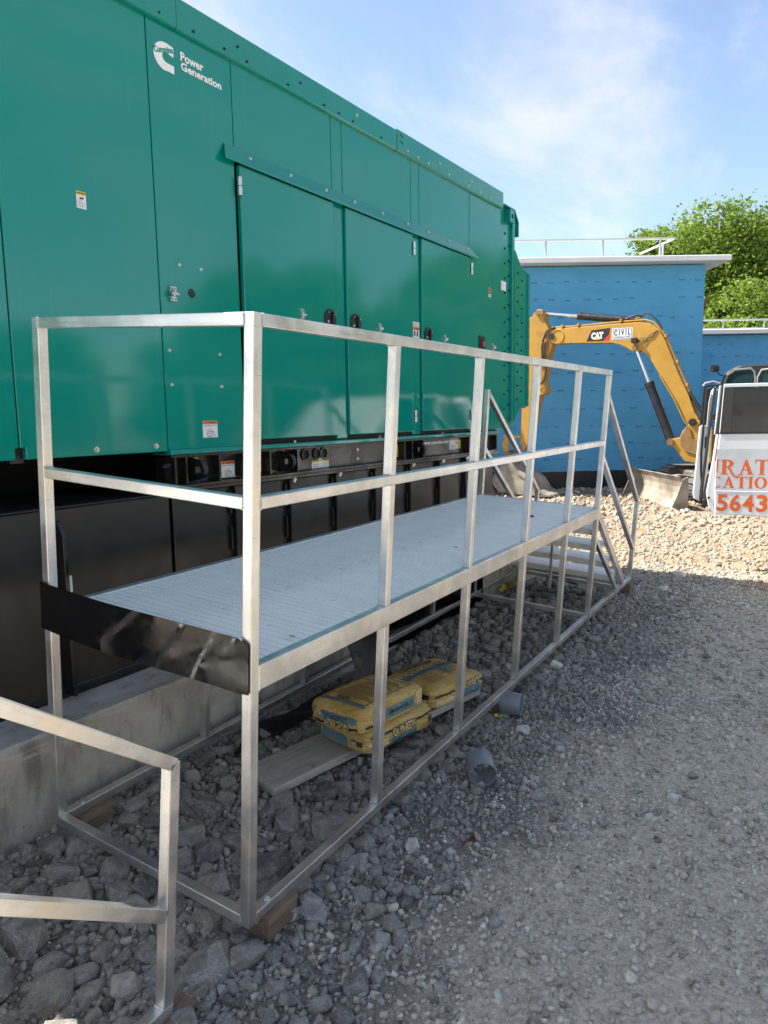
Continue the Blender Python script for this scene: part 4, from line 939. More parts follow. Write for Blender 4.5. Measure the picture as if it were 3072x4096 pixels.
    # tracks run towards the viewer; house and cab behind the boom foot
    def trackrun(u0, u1):
        n = 26; L = 2.4; r = .30; zc = .36; YF = -.05
        c = MB()
        pts = []
        for i in range(13): a = rad(-90 + 180 * i / 12); pts.append((YF + r * math.cos(a), zc + r * math.sin(a)))
        for i in range(13): a = rad(90 + 180 * i / 12); pts.append((-L + r * math.cos(a), zc + r * math.sin(a)))
        tr = MB().prism(pts, u0, u1, 'x').build('track', 'track', t, M=UC)
        peri = []
        for k in range(22): peri.append((YF - k * .115, zc + r, 0))
        for k in range(8): a = rad(90 - 180 * k / 8); peri.append((YF + r * math.cos(a), zc + r * math.sin(a), a - math.pi / 2))
        me = MB().box(u0 - .02, u1 + .02, -.05, .05, 0, .028).mesh('track_shoe', .006); me.materials.append(MT['track'])
        for y, z, a in peri: link('track_shoe', me, None, tr, Matrix.Translation((0, y, z)) @ Matrix.Rotation(a, 4, 'X'))
    trackrun(.30, .75); trackrun(-1.25, -.80)
    MB().box(-1.05, .55, -1.6, -.05, .28, .62).build('undercarriage', 'track', t, .03, M=UC)
    MB().prism([(-2.2, .82), (.15, .82), (.15, 1.25), (-.5, 1.55), (-2.0, 1.60), (-2.35, 1.35)], -1.7, -.1, 'y').build('house', 'cat', t, .04)
    cabp = [(-.42, .95), (-.40, 2.15), (-.47, 2.36), (-.58, 2.46), (-.75, 2.51), (-1.6, 2.52), (-1.75, 2.44), (-1.80, .95)]
    cb_ = MB().prism([(u, z + dz) for u, z in cabp], -1.35, -.02, 'y').build('cab', 'plast', t, .03)
    gl = [(-.49, 1.45), (-.49, 2.12), (-.56, 2.32), (-.68, 2.40), (-.95, 2.41), (-.97, 1.45)]; MB().prism([(u, z + dz) for u, z in gl], -.03, -.008, 'y').build('cab_window', 'cabglass', cb_)
    gl = [(-1.05, 1.45), (-1.03, 2.34), (-1.10, 2.40), (-1.55, 2.41), (-1.62, 1.45)]; MB().prism([(u, z + dz) for u, z in gl], -.03, -.008, 'y').build('cab_window', 'cabglass', cb_)
    ring = [(-.455, 1.4), (-.455, 2.12), (-.53, 2.34), (-.66, 2.43), (-.92, 2.44), (-.98, 2.38), (-1.0, 2.25), (-1.0, 1.4)]
    MB().path([(u, .0, z + dz) for u, z in ring], .022, 6).build('window_seal', simple('grey_seal', (.16, .16, .165), .5), cb_, smooth=True)
    MB().path([(u, .0, z + dz) for u, z in [(-1.03, 1.4), (-1.03, 2.28), (-1.09, 2.41), (-1.3, 2.43), (-1.75, 2.43)]], .016, 6).build('window_seal', simple('pale_seal', (.35, .35, .35), .5), cb_, smooth=True)
    wl = MB().cyl((-.28, .10, 2.47 + dz), (-.37, .04, 2.47 + dz), .075, .06, n=14).build('work_lamp', 'plast', cb_, smooth=True); MB().path([(-.35, .02, 2.43 + dz), (-.38, 0, 2.36 + dz), (-.45, -.02, 2.33 + dz)], .014, 6).build('lamp_bracket', 'plast', wl)
    MB().path([(-.12, .05, 2.16 + dz), (-.16, .05, 2.21 + dz), (-.30, .05, 2.235 + dz), (-.42, .05, 2.19 + dz)], .014, 6).build('grab_rail', 'steel', cb_, smooth=True)
    MB().box(-1.8, -.4, -1.2, -.05, .5, .85).build('slew_ring', 'track', t, .02)
excavator()

# ------------------------------------------------------------------ pickup truck, facing the viewer beyond the right edge, its door swung open into view
SERIF = {   # strokes in a unit box: rectangles (x0,z0,x1,z1), polygons and arc bands (cx,cz,rx,rz,thick_x,thick_z,a0,a1)
 'T': (.95, [('r', .36, .0, .64, 1), ('r', .28, 0, .72, .06), ('r', 0, .93, 1, 1), ('p', [(0, 1), (.10, 1), (.03, .72), (0, .72)]), ('p', [(1, 1), (.90, 1), (.97, .72), (1, .72)])]),
 'I': (.42, [('r', .20, 0, .80, 1), ('r', 0, 0, 1, .06), ('r', 0, .94, 1, 1)]),
 'A': (1.0, [('p', [(.44, 1), (.56, 1), (.94, .04), (.66, .04), (.42, .76)]), ('p', [(.44, 1), (.52, .80), (.20, .04), (.11, .04)]), ('r', .28, .30, .68, .37), ('r', 0, 0, .33, .06), ('r', .58, 0, 1.02, .06)]),
 'U': (1.0, [('r', .10, .35, .32, 1), ('r', .70, .35, .88, 1), ('r', 0, .94, .42, 1), ('r', .58, .94, 1, 1), ('a', .49, .35, .39, .35, .19, .09, 180, 360)]),
 'R': (1.12, [('r', .08, 0, .33, 1), ('r', 0, 0, .44, .07), ('r', 0, .93, .33, 1), ('a', .38, .74, .38, .26, .25, .09, -90, 90), ('r', .28, .93, .40, 1), ('r', .28, .48, .40, .55), ('p', [(.36, .52), (.56, .52), (.74, .10), (.86, -.06), (1.02, -.07), (1.2, .08), (1.22, .04), (1.06, -.16), (.86, -.18), (.66, -.02), (.54, .24)])]),
 'C': (.92, [('a', .52, .5, .50, .51, .26, .08, 50, 310), ('r', .78, .70, .85, .98), ('r', .80, .02, .85, .25)]),
 'O': (1.05, [('a', .5, .5, .5, .51, .26, .08, 0, 360)]),
}
def serif_text(s, x0, z0, h, gap, y, mat, parent, wscale=1.0, clip=None):
    x = x0
    for ch in s:
        wd, st = SERIF[ch]; wd *= h * .82 * wscale; m = MB(); k = 0
        for q in st:
            yy = y - .0002 * k; k += 1
            P = lambda a, b: (x + a * wd, yy, z0 + b * h)
            if q[0] == 'r': m.add([P(q[1], q[2]), P(q[3], q[2]), P(q[3], q[4]), P(q[1], q[4])], [(0, 1, 2, 3)])
            elif q[0] == 'p': m.add([P(*c) for c in q[1]], [tuple(range(len(q[1])))])
            else:
                _, cx, cz, rx, rz, tx, tz, a0, a1 = q; n = 28
                for i in range(n):
                    a, b = rad(a0 + (a1 - a0) * i / n), rad(a0 + (a1 - a0) * (i + 1) / n)
                    f = lambda t, o: (cx + (rx - (tx if o else 0)) * math.cos(t), cz + (rz - (tz if o else 0)) * math.sin(t))
                    m.add([P(*f(a, 0)), P(*f(b, 0)), P(*f(b, 1)), P(*f(a, 1))], [(0, 1, 2, 3)])
        if clip is not None: m.v = [(max(v[0], clip), v[1], v[2]) for v in m.v]
        o = m.build('letter', mat, parent); x += wd + gap
def pickup():
    tv = Vector((0.222, -0.975, 0)); o = Vector((6.988, -0.379, 0)); k = 1.08
    t = thing('pickup_truck', 'white pickup truck with orange lettering on its open door at the right edge', 'truck', frame(tv, o))
    Z = lambda z: 1.674 + k * (z - 1.674)
    zb, zt_, zw, zwt = Z(.632), Z(1.945), Z(1.462), Z(1.905)
    skin = []
    door = MB().prism([(.004, zb), (1.10, zb - .02), (1.12, Z(1.45)), (.95, Z(1.46)), (.55, Z(1.462)), (.019, Z(1.452)), (-.006, Z(1.15)), (-.006, Z(.88))], 0, .055, 'y').build('door', 'car', t, .012, 3)
    MB().box(.0, 1.1, -.004, .004, Z(.868), Z(.876)).build('door_crease', 'car', door, .002)
    fr = MB().prism([(.019, Z(1.46)), (.042, zt_ - .005), (.06, zt_), (.85, zt_), (1.09, Z(1.46)), (1.04, Z(1.46)), (.82, Z(1.912)), (.052, Z(1.912)), (.03, Z(1.46))], .004, .05, 'y').build('window_frame', 'car', door, .004)
    MB().prism([(.022, Z(1.462)), (.044, Z(1.909)), (.141, Z(1.906)), (.133, Z(1.462))], .001, .04, 'y').build('pillar_cover', simple('pillar_grey', (.03, .03, .031), .35), door, .002)
    MB().prism([(.138, Z(1.466)), (.146, Z(1.905)), (.80, Z(1.905)), (1.03, Z(1.466)), (.7, Z(1.466))], .012, .03, 'y').build('window_pane', 'glassd', door)
    MB().box(.146, .80, .004, .02, Z(1.897), Z(1.907)).build('window_seal', 'rubber', door); MB().box(.022, 1.04, -.006, .02, Z(1.450), Z(1.462)).build('belt_seal', 'rubber', door)
    y = -.0012
    serif_text('URATI', -.110, Z(1.042), .163, .010, y, 'ltr', door, 1.10, 0.002)
    serif_text('CATIO', -.046, Z(.905), .126, .010, y, 'ltr', door, 1.14, 0.002)
    MB().box(0, 1.1, -.0008, .001, Z(.875), Z(1.30)).build('sign_film', simple('grey_film', (.56, .575, .60), .2), door)
    for i, (d, x) in enumerate((('5', .021), ('6', .151), ('4', .278), ('3', .412))): lettering('digit', d, x, x + .112, Z(.668), Z(.843), y - .001, 'ltr', door, .03)
    # shut face of this door, its seals, and the rear door standing open behind it
    MB().prism([(-.055, zb + .06), (.0, zb + .0), (-.004, Z(.9)), (-.012, Z(1.2)), (.012, Z(1.44)), (-.01, Z(1.45)), (-.035, Z(1.2)), (-.085, Z(.85))], .03, .10, 'y').build('shut_face', 'car', door, .008)
    MB().path([(.035, .05, zt_ - .01), (.02, .06, Z(1.7)), (-.005, .06, Z(1.44))], .016, 8).build('seal', 'rubber', door, smooth=True)
    MB().prism([(-.03, Z(1.44)), (.0, Z(1.93)), (.028, Z(1.93)), (.008, Z(1.44))], .06, .09, 'y').build('inner_frame', 'car', door, .004)
    MB().path([(-.035, .10, zt_ - .03), (-.055, .10, Z(1.72)), (-.085, .10, Z(1.40)), (-.115, .10, Z(1.02)), (-.128, .10, Z(.80)), (-.135, .10, Z(.74))], .015, 8).build('seal', 'rubber', door, smooth=True)
    rd = MB().prism([(-.215, Z(.83)), (-.175, Z(1.52)), (-.15, Z(1.54)), (-.05, Z(1.52)), (-.07, Z(1.1)), (-.12, Z(.74)), (-.205, Z(.775))], .14, .22, 'y').build('rear_door', 'car', t, .01, 2)
    MB().prism([(-.175, Z(1.50)), (-.148, Z(1.935)), (-.13, Z(1.945)), (.03, Z(1.945)), (.03, Z(1.925)), (-.12, Z(1.92)), (-.145, Z(1.50))], .15, .20, 'y').build('window_frame', 'plast', rd, .003)
    MB().prism([(-.145, Z(1.45)), (-.118, Z(1.90)), (-.03, Z(1.92)), (-.06, Z(1.2)), (-.09, Z(1.2))], .17, .19, 'y').build('window_frame', 'plast', rd)
    MB().path([(-.09, .155, Z(1.18)), (-.085, .155, Z(1.45)), (-.072, .155, Z(1.76)), (-.05, .155, Z(1.88)), (-.02, .155, Z(1.91))], .022, 8).build('inner_trim', 'car', rd, smooth=True)
    MB().path([(-.118, .13, Z(1.90)), (-.135, .13, Z(1.55)), (-.148, .13, Z(1.25)), (-.140, .13, Z(1.05)), (-.128, .13, Z(.95)), (-.14, .13, Z(.77))], .012, 8).build('seal', 'rubber', rd, smooth=True)
    MB().box(-.115, -.085, .12, .14, Z(1.30), Z(1.42)).build('lock_plate', 'plast', rd, .004)
    MB().cyl((-.06, .028, Z(.80)), (-.06, .020, Z(.80)), .014, n=12).build('rubber_stop', 'rubber', door)
    MB().box(-.12, -.02, .06, .12, Z(.70), Z(.78)).build('check_strap', 'plast', door, .01)
    # cab, bonnet, bed and wheels beyond the edge of the picture
    body = MB().prism([(-1.9, .55), (-1.95, 1.05), (-1.75, 1.18), (-.35, 1.28), (.35, 1.92), (.7, 1.97), (2.0, 1.97), (2.3, 1.85), (2.45, 1.32), (4.3, 1.32), (4.35, .6)], 1.16, 3.06, 'x').build('body', 'car', t, .05, 2)
    MB().prism([(.55, 1.36), (.75, 1.88), (1.95, 1.88), (2.15, 1.36)], 1.150, 1.17, 'x').build('side_window', 'glassd', body)
    for yv in (-1.05, 3.2):
        for xv in (1.22, 2.80): 
            wl = MB().lathe([(.12, 0), (.36, 0), (.39, .03), (.39, .22), (.36, .25), (.12, .25)], (xv, yv, .30), (1, 0, 0), 28).build('wheel', 'rubber', t, smooth=True)
            MB().cyl((xv - .005, yv, .30), (xv + .05, yv, .30), .21, .19, n=18).build('rim', 'steel', wl)
pickup()

# ------------------------------------------------------------------ rocks and gravel
def rock_proto(seed, cuts, npt=9):
    """An angular broken stone: a rough hull struck by random flat fractures."""
    r = random.Random(seed); bm = bmesh.new(); sq = (1.0, r.uniform(.66, .95), r.uniform(.42, .72))
    for i in range(npt):
        v = Vector((r.gauss(0, 1), r.gauss(0, 1), r.gauss(0, 1))).normalized(); m = max(abs(c) for c in v)
        v = v.lerp(v / m, .45); bm.verts.new([c * q * r.uniform(.9, 1.12) for c, q in zip(v, sq)])
    for i in range(8): bm.verts.new([(1 if i >> k & 1 else -1) * sq[k] * r.uniform(.45, .78) for k in range(3)])
    g = bmesh.ops.convex_hull(bm, input=bm.verts)
    bmesh.ops.delete(bm, geom=[e for e in g['geom_interior'] if isinstance(e, bmesh.types.BMVert)], context='VERTS')
    for i in range(cuts):
        n = Vector((r.gauss(0, 1), r.gauss(0, 1), r.gauss(0, 1.2))).normalized(); d = r.uniform(.52, .80) * sum(abs(n[k]) * sq[k] for k in range(3)) * .92
        b = bmesh.ops.bisect_plane(bm, geom=list(bm.verts) + list(bm.edges) + list(bm.faces), plane_co=n * d, plane_no=n, clear_outer=True)
        es = [e for e in b['geom_cut'] if isinstance(e, bmesh.types.BMEdge)]
        if es: bmesh.ops.edgeloop_fill(bm, edges=es)
    bmesh.ops.remove_doubles(bm, verts=bm.verts, dist=.06); bmesh.ops.triangulate(bm, faces=bm.faces); bmesh.ops.recalc_face_normals(bm, faces=bm.faces)
    me = bpy.data.meshes.new('rock'); bm.to_mesh(me); bm.free(); return me
def arrays(me): return np.array([v.co[:] for v in me.vertices]), np.array([p.vertices[:] for p in me.polygons])
PROTO = [rock_proto(100 + i, 5) for i in range(16)]
PALE = [p.copy() for p in PROTO[:8]]
MT['pale_rock'] = rock_mat('pale_stone', (0.50, 0.47, 0.41), (0.60, 0.565, 0.50), (0.70, 0.66, 0.59), False, 0.3)
for p in PROTO: p.materials.append(MT['rock'])
for p in PALE: p.materials.append(MT['pale_rock'])
SMALL = [arrays(rock_proto(300 + i, 2, 4)) for i in range(14)]
MEDA = [arrays(p) for p in PROTO]
def rand_rot(g, n, tilt=None):
    q = g.normal(size=(n, 4)); 
    if tilt is not None: q[:, 1:3] *= tilt
    q /= np.linalg.norm(q, axis=1)[:, None]; a, b, c, d = q.T
    return np.stack([np.stack([1 - 2 * (c * c + d * d), 2 * (b * c - a * d), 2 * (b * d + a * c)], -1), np.stack([2 * (b * c + a * d), 1 - 2 * (b * b + d * d), 2 * (c * d - a * b)], -1), np.stack([2 * (b * d - a * c), 2 * (c * d + a * b), 1 - 2 * (b * b + c * c)], -1)], 1)
def scatter_mesh(name, pos, rr, protos, mat, label, cat, tilt=.6, seed=1):
    g = np.random.default_rng(seed); pos = np.asarray(pos, float); rr = np.asarray(rr, float); n = len(pos); R = rand_rot(g, n, tilt)
    pick = g.integers(0, len(protos), n); V = []; F = []; o = 0
    for k, (pv, pf_) in enumerate(protos):
        i = np.where(pick == k)[0]
        if not len(i): continue
        sc_ = rr[i][:, None, None] * g.uniform(.85, 1.2, (len(i), 1, 3))
        P = np.einsum('nij,nvj->nvi', R[i], pv[None] * sc_) + pos[i][:, None]
        V.append(P.reshape(-1, 3)); m = len(pv)
        F.append((pf_[None] + (o + np.arange(len(i)) * m)[:, None, None]).reshape(-1, 3)); o += m * len(i)
    V = np.concatenate(V); F = np.concatenate(F)
    me = bpy.data.meshes.new(name); me.vertices.add(len(V)); me.vertices.foreach_set('co', V.astype(np.float32).ravel())
    me.loops.add(F.size); me.loops.foreach_set('vertex_index', F.astype(np.int32).ravel())
    me.polygons.add(len(F)); me.polygons.foreach_set('loop_start', np.arange(0, F.size, 3, dtype=np.int32)); me.polygons.foreach_set('loop_total', np.full(len(F), 3, np.int32))
    me.update(calc_edges=True); me.validate()
    o_ = link(name, me, mat); o_['kind'] = 'stuff'; o_['label'] = label; o_['category'] = cat; return o_
CR = np.array(CAM_ROT)
def project(P):
    d = (np.asarray(P) - np.array(CAM_POS)) @ CR; z = -d[:, 2]; f = 25.1966 / 36
    return .5 + f * d[:, 0] / z * (4 / 3), .5 + f * d[:, 1] / z, z
# named single rocks first: (x, y, radius, squash, label, tint index)
KEY = [(-.115, .075, .092, 'big rounded dark rock on the gravel in front of the near corner post'),
       (.70, .17, .105, 'large brown grey rock under the platform in front of the plank end'),
       (1.00, .34, .066, 'smooth blue grey rock beside the plank under the platform'),
       (.775, -.165, .048, 'lone pale grey rock on the gravel beside the platform base rail'),
       (2.085, -.115, .050, 'whitish stone touching the far grey pipe coupling'),
       (-.37, .66, .098, 'broad flat dark rock at the left under the near handrail'),
       (-.47, .80, .085, 'dark slab of rock cut off by the left picture edge'),
       (-.46, .42, .080, 'grey block of rock with pale veins near the lower left corner'),
       (-.30, .25, .055, 'blue grey rock just left of the near stair foot post'),
       (-.10, .47, .085, 'wide slate coloured rock behind the near stair foot post'),
       (1.77, -.985, .036, 'rounded grey stone in the middle of the stony track'),
       (.57, -1.09, .028, 'small pale stone standing alone on the nearer stony track'),
       (3.17, .06, .060, 'flat pale stone lying at the foot of the platform rail'),
       (6.62, -.11, .115, 'flat grey stone lying near the edge of the sunlit gravel'),
       (5.86, -.10, .055, 'small flat stone right of the stair foot block')]
rng = np.random.default_rng(21)
pts = [(x, y, r, lb) for x, y, r, lb in KEY]
grid = {}
def gkey(x, y): return (int(x // .25), int(y // .25))
def free(x, y, r, f):
    gx, gy = gkey(x, y)
    for i in (-1, 0, 1):
        for j in (-1, 0, 1):
            for (a, b, q) in grid.get((gx + i, gy + j), ()):
                if (a - x) ** 2 + (b - y) ** 2 < (f * (q + r)) ** 2: return False
    return True
def put(x, y, r): grid.setdefault(gkey(x, y), []).append((x, y, r))
for x, y, r, lb in pts: put(x, y, r)
# keep-out: under the plank and bags, and the wooden blocks
def blocked(x, y, r):
    c, s_ = math.cos(rad(-11)), math.sin(rad(-11)); dx, dy = x - .755, y - .665; u = dx * c + dy * s_; v = -dx * s_ + dy * c
    if -.02 < u < 1.62 and abs(v) < .14 + r * .5: return True
    if .05 < x < .27 and -.04 - r < y < .09 + r * .6: return True
    if .06 < x < .26 and .99 - r < y < 1.09: return True
    return False
loose = []
def darts(n, x0, x1, y0, y1, rlo, rhi, p, f):
    R = np.sort(rlo + (rhi - rlo) * rng.random(n) ** p)[::-1]
    for r in R:
        for _ in range(6):
            x, y = rng.uniform(x0, x1), rng.uniform(y0, y1)
            if y + r * .7 > 1.13 or blocked(x, y, r): continue
            if free(x, y, r, f): put(x, y, r); loose.append((x, y, r)); break
darts(12, -.9, .7, .05, 1.0, .075, .10, 1.2, .85)
darts(330, -.95, .75, -.02, 1.13, .024, .075, 2.0, .70)
darts(480, .7, 4.3, .02, 1.13, .024, .075, 2.0, .70)
darts(160, 3.6, 6.3, .1, 1.13, .03, .09, 1.6, .62)
darts(110, -.75, .8, -.42, -.02, .020, .05, 1.7, .7)
darts(90, .4, 5.8, -.32, .02, .018, .042, 1.8, .7)
darts(2000, -.95, .8, -.1, 1.13, .013, .03, 1.6, .58)
darts(2200, .6, 5.0, .0, 1.13, .016, .034, 1.3, .60)
L_ = np.array(loose); zz = zg(L_[:, 0], L_[:, 1])
P3 = np.stack([L_[:, 0], L_[:, 1], zz + L_[:, 2] * .2], 1); u, v, d = project(P3)
vis = (u > -.03) & (u < 1.03) & (v > -.03) & (v < 1.03)
app = np.where(vis, L_[:, 2] / d, 0); order = np.argsort(-app); big = set(order[:285].tolist())
def place_rock(x, y, r, label, group, i):
    z = float(zg(x, y)) + r * rng.uniform(.10, .32)
    s_ = [r * rng.uniform(.88, 1.18) for _ in range(3)]
    M = Matrix.Translation((x, y, z)) @ Matrix.Rotation(rng.uniform(0, 6.28), 4, 'Z') @ Matrix.Rotation(rng.uniform(-.45, .45), 4, 'X') @ Matrix.Rotation(rng.uniform(-.35, .35), 4, 'Y') @ Matrix.Diagonal((*s_, 1))
    pale = group == 'loose rocks' and any(q in label for q in ('pale grey rock', 'whitish', 'pale stone', 'grey stone', 'small flat stone'))
    o = link('rock', PALE[i % 8] if pale else PROTO[i % 16], None, None, M); tag(o, label, 'rock', group)
for i, (x, y, r, lb) in enumerate(KEY): place_rock(x, y, r, lb, 'loose rocks', i * 5)
for n_, i in enumerate(sorted(big)): place_rock(*loose[i], 'angular dark grey rock among the loose rubble under and around the platform', 'rubble rocks', n_)
rest = [i for i in range(len(loose)) if i not in big]
scatter_mesh('crushed_rock', P3[rest], L_[rest, 2], MEDA, 'rubble', 'bed of broken dark grey rock filling the gaps under the platform', 'rubble', .7, 3)
# gravel on the track: density follows patches, finer and sparser away from the platform
def gravel(n, x0, x1, y0, y1, rlo, rhi, p, dens, seed):
    g = np.random.default_rng(seed); x = g.uniform(x0, x1, n); y = g.uniform(y0, y1, n)
    nz = np.array([noise.noise(Vector((a * 1.6, b * 1.6, seed))) + .5 * noise.noise(Vector((a * 4.5, b * 4.5, seed))) for a, b in zip(x, y)])
    keep = g.random(n) < np.clip(dens(x, y) + .55 * nz, 0.02, 1); x, y = x[keep], y[keep]
    r = rlo + (rhi - rlo) * g.random(len(x)) ** p
    return np.stack([x, y, zg(x, y) + r * g.uniform(-.1, .35, len(x))], 1), r
near = lambda x, y: .95 - .66 * smooth01((-.15 - y) / 1.0)
A1 = gravel(36000, -.95, 3.2, -1.75, .35, .0050, .0215, 2.4, near, 1)
A2 = gravel(30000, 2.8, 7.2, -2.6, .4, .007, .026, 2.3, lambda x, y: .85 - .4 * smooth01((-.15 - y) / 1.4), 2)
A3 = gravel(14000, -.9, 5.2, 0, 1.12, .006, .018, 1.6, lambda x, y: .9 + 0 * x, 3)
A4 = gravel(4200, -.3, 6.2, -1.9, .05, .015, .040, 2.4, lambda x, y: .32 + 0 * x, 6)
PG = np.concatenate([A1[0], A2[0], A3[0], A4[0]]); RG_ = np.concatenate([A1[1], A2[1], A3[1], A4[1]])
u, v, d = project(PG); k = (u > -.06) & (u < 1.06) & (v > -.06) & (v < 1.06) & (d > .3)
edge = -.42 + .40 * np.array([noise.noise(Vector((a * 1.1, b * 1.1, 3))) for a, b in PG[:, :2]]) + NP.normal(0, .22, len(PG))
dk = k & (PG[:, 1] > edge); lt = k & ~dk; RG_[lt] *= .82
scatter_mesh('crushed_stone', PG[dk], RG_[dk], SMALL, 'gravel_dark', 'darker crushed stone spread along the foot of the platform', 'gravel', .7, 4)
scatter_mesh('gravel', PG[lt], RG_[lt], SMALL, 'gravel', 'pale grey dusty gravel scattered over the open track beside the platform', 'gravel', .7, 9)
B1 = gravel(17000, 6.3, 10.5, -2.5, 5.2, .010, .040, 2.6, lambda x, y: .75 + 0 * x, 5); B2 = gravel(15000, 10, 16.5, -3.0, 8.5, .016, .075, 3.0, lambda x, y: .6 + 0 * x, 7)
PG = np.concatenate([B1[0], B2[0]]); RG_ = np.concatenate([B1[1], B2[1]]); u, v, d = project(PG); k = (u > -.06) & (u < 1.06)
scatter_mesh('limestone_gravel', PG[k], RG_[k], SMALL, 'lime', 'sunlit pale limestone gravel between the platform and the blue building', 'gravel', .7, 8)

# ------------------------------------------------------------------ timber, pipe couplings, sheets and scraps
def block(label, M, L, wd, h, name='wood_block', mat='block', bev=.003):
    o = link(name, MB().box(-L / 2, L / 2, -wd / 2, wd / 2, 0, h).mesh(name, bev, 2), mat, None, M); tag(o, label, 'wood block' if name == 'wood_block' else 'plank', 'wooden packing blocks' if name == 'wood_block' else None); return o
PB = lambda x, y, z, rz=0: GP @ Matrix.Translation((x, y, z)) @ Matrix.Rotation(rz, 4, 'Z')
block('brown sawn wood block under the near corner of the platform', PB(.152, .022, -.0895, .03), .165, .089, .089)
block('wood block under the back left corner of the platform near the concrete', PB(.160, W - .022, -.0895, .02), .16, .089, .089)
block('wood block under the foot of the far stairs', PB(5.50, .02, -.0895), .14, .089, .089)
block('wood block under the near stair foot post at the bottom edge', Matrix.Translation((-5.853, -0.121, -0.121)) @ PB(5.53, .02, -.0895), .20, .089, .089)
pk = block('weathered grey plank lying under the cement bags', Matrix.Translation((.755 + .79 * math.cos(rad(-11)), .668 + .79 * math.sin(rad(-11)), -.030)) @ Matrix.Rotation(rad(-11), 4, 'Z') @ Matrix.Rotation(rad(-.6), 4, 'Y'), 1.58, .275, .043, 'plank', 'plank', .004)
def coupling(label, c, axis, ro=.069, L=.122):
    ax = Vector(axis).normalized(); m = MB()
    ri = ro - .0075
    prof = [(ri, -L / 2), (ri + .002, -L / 2 - .001), (ro - .002, -L / 2), (ro, -L / 2 + .004), (ro, L / 2 - .004), (ro - .002, L / 2), (ri + .002, L / 2), (ri, L / 2 - .002), (ri - .0015, .004), (ri - .005, .003), (ri - .005, -.003), (ri - .0015, -.004)]
    o = link('pipe_coupling', m.lathe(prof, (0, 0, 0), ax, 48).mesh('pipe_coupling', smooth=True), 'pvc', None, Matrix.Translation(c)); return tag(o, label, 'pipe fitting', 'grey pipe couplings')
def px_dir(a, b): return Vector(b) - Vector(a)
coupling('grey plastic pipe coupling nearer the viewer, open end facing forward', (1.452, -.158, -.026), (-.62, -.42, -.12))
coupling('grey plastic pipe coupling lying farther back beside a whitish stone', (2.245, .015, -.022), (.22, -.95, -.03), .066, .118)
def sheet(name, label, grid_pts, nu, nv, mat='sheet', cat='sheet', th=.002, group=None):
    n = len(grid_pts); vs = [tuple(p) for p in grid_pts] + [(p[0], p[1], p[2] - th) for p in grid_pts]; fs = []
    for i in range(nu - 1):
        for j in range(nv - 1):
            a, b, c, d = i * nv + j, (i + 1) * nv + j, (i + 1) * nv + j + 1, i * nv + j + 1; fs += [(a, b, c, d), (d + n, c + n, b + n, a + n)]
    m = MB().add(vs, fs); o = m.build(name, mat, smooth=True); return tag(o, label, cat, group)
G_ = []
for i in range(14):
    for j in range(5):
        x = .83 + 1.15 * i / 13; wv = .012 * math.sin(i * 1.1 + j); y = .87 + .02 * math.sin(i * .5) + .125 * (j / 4) * min(1, .15 + i / 4); G_.append((x, y, float(zg(x, y)) + .045 + wv + .02 * (j / 4)))
sheet('plastic_sheet', 'long black plastic strip lying on the rubble behind the plank', G_, 14, 5, simple('dull_black_plastic', (.008, .008, .009), .42, 0, .5, 7, .2, 8, .2))
G_ = []
for i in range(9):
    for j in range(7):
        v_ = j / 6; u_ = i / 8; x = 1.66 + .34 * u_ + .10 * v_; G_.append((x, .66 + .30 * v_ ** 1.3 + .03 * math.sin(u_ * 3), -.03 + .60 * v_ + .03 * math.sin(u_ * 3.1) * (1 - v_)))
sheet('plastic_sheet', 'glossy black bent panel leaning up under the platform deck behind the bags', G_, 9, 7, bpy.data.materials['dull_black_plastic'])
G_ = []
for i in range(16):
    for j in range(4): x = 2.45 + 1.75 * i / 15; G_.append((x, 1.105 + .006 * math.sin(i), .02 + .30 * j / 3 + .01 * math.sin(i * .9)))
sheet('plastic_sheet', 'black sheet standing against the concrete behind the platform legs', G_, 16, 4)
def scrap(name, label, cat, c, r, mat, seed, zsq=.45, nsub=3):
    bm = bmesh.new(); bmesh.ops.create_icosphere(bm, subdivisions=nsub, radius=r)
    for v in bm.verts:
        k = 1 + .75 * noise.noise(v.co * (1.6 / r) + Vector((seed, 0, 0))) + .35 * noise.noise(v.co * (5 / r)); v.co *= k; v.co.z *= zsq
    me = bpy.data.meshes.new(name); bm.to_mesh(me); bm.free(); return tag(link(name, me, mat, None, Matrix.Translation(c)), label, cat)
def film():
    x = NT('clear_film'); x.set(color=(.85, .87, .90, 1), rough=.18); x.b.inputs['Alpha'].default_value = .16
    x.bump(x.noise(x.mapping(), 22, 6, .7, 1.5), .9, .02); return x.m
scrap('plastic_bag', 'crumpled clear plastic bag on the rocks beside the near wood block', 'plastic bag', (.245, -.075, -.055), .052, film(), 3)
def ribbon(label, pts_, wd, seed, mat):
    m = MB(); r = random.Random(seed); vs = []; n = len(pts_) * 4
    P = [Vector(p) for p in pts_]
    for i in range(n + 1):
        t = i / n * (len(P) - 1); k = min(int(t), len(P) - 2); p = P[k].lerp(P[k + 1], t - k); a = i * .9 + r.uniform(-.4, .4)
        o = Vector((math.cos(a), math.sin(a) * .5, math.sin(a * 1.7))) * wd / 2; vs += [p - o + Vector((0, 0, .004)), p + o + Vector((0, 0, .004))]
    return tag(m.add(vs, [(2 * i, 2 * i + 1, 2 * i + 3, 2 * i + 2) for i in range(n)]).build('tape', mat), label, 'tape')
MT['tape'] = simple('yellow_tape', (.50, .42, .03), .4, 0, .2, 20)
ribbon('torn yellow tape twisting out from under the far pipe coupling', [(2.19, .21, -.065), (2.17, .13, -.06), (2.14, .07, -.07), (2.17, .02, -.08)], .022, 2, 'tape')
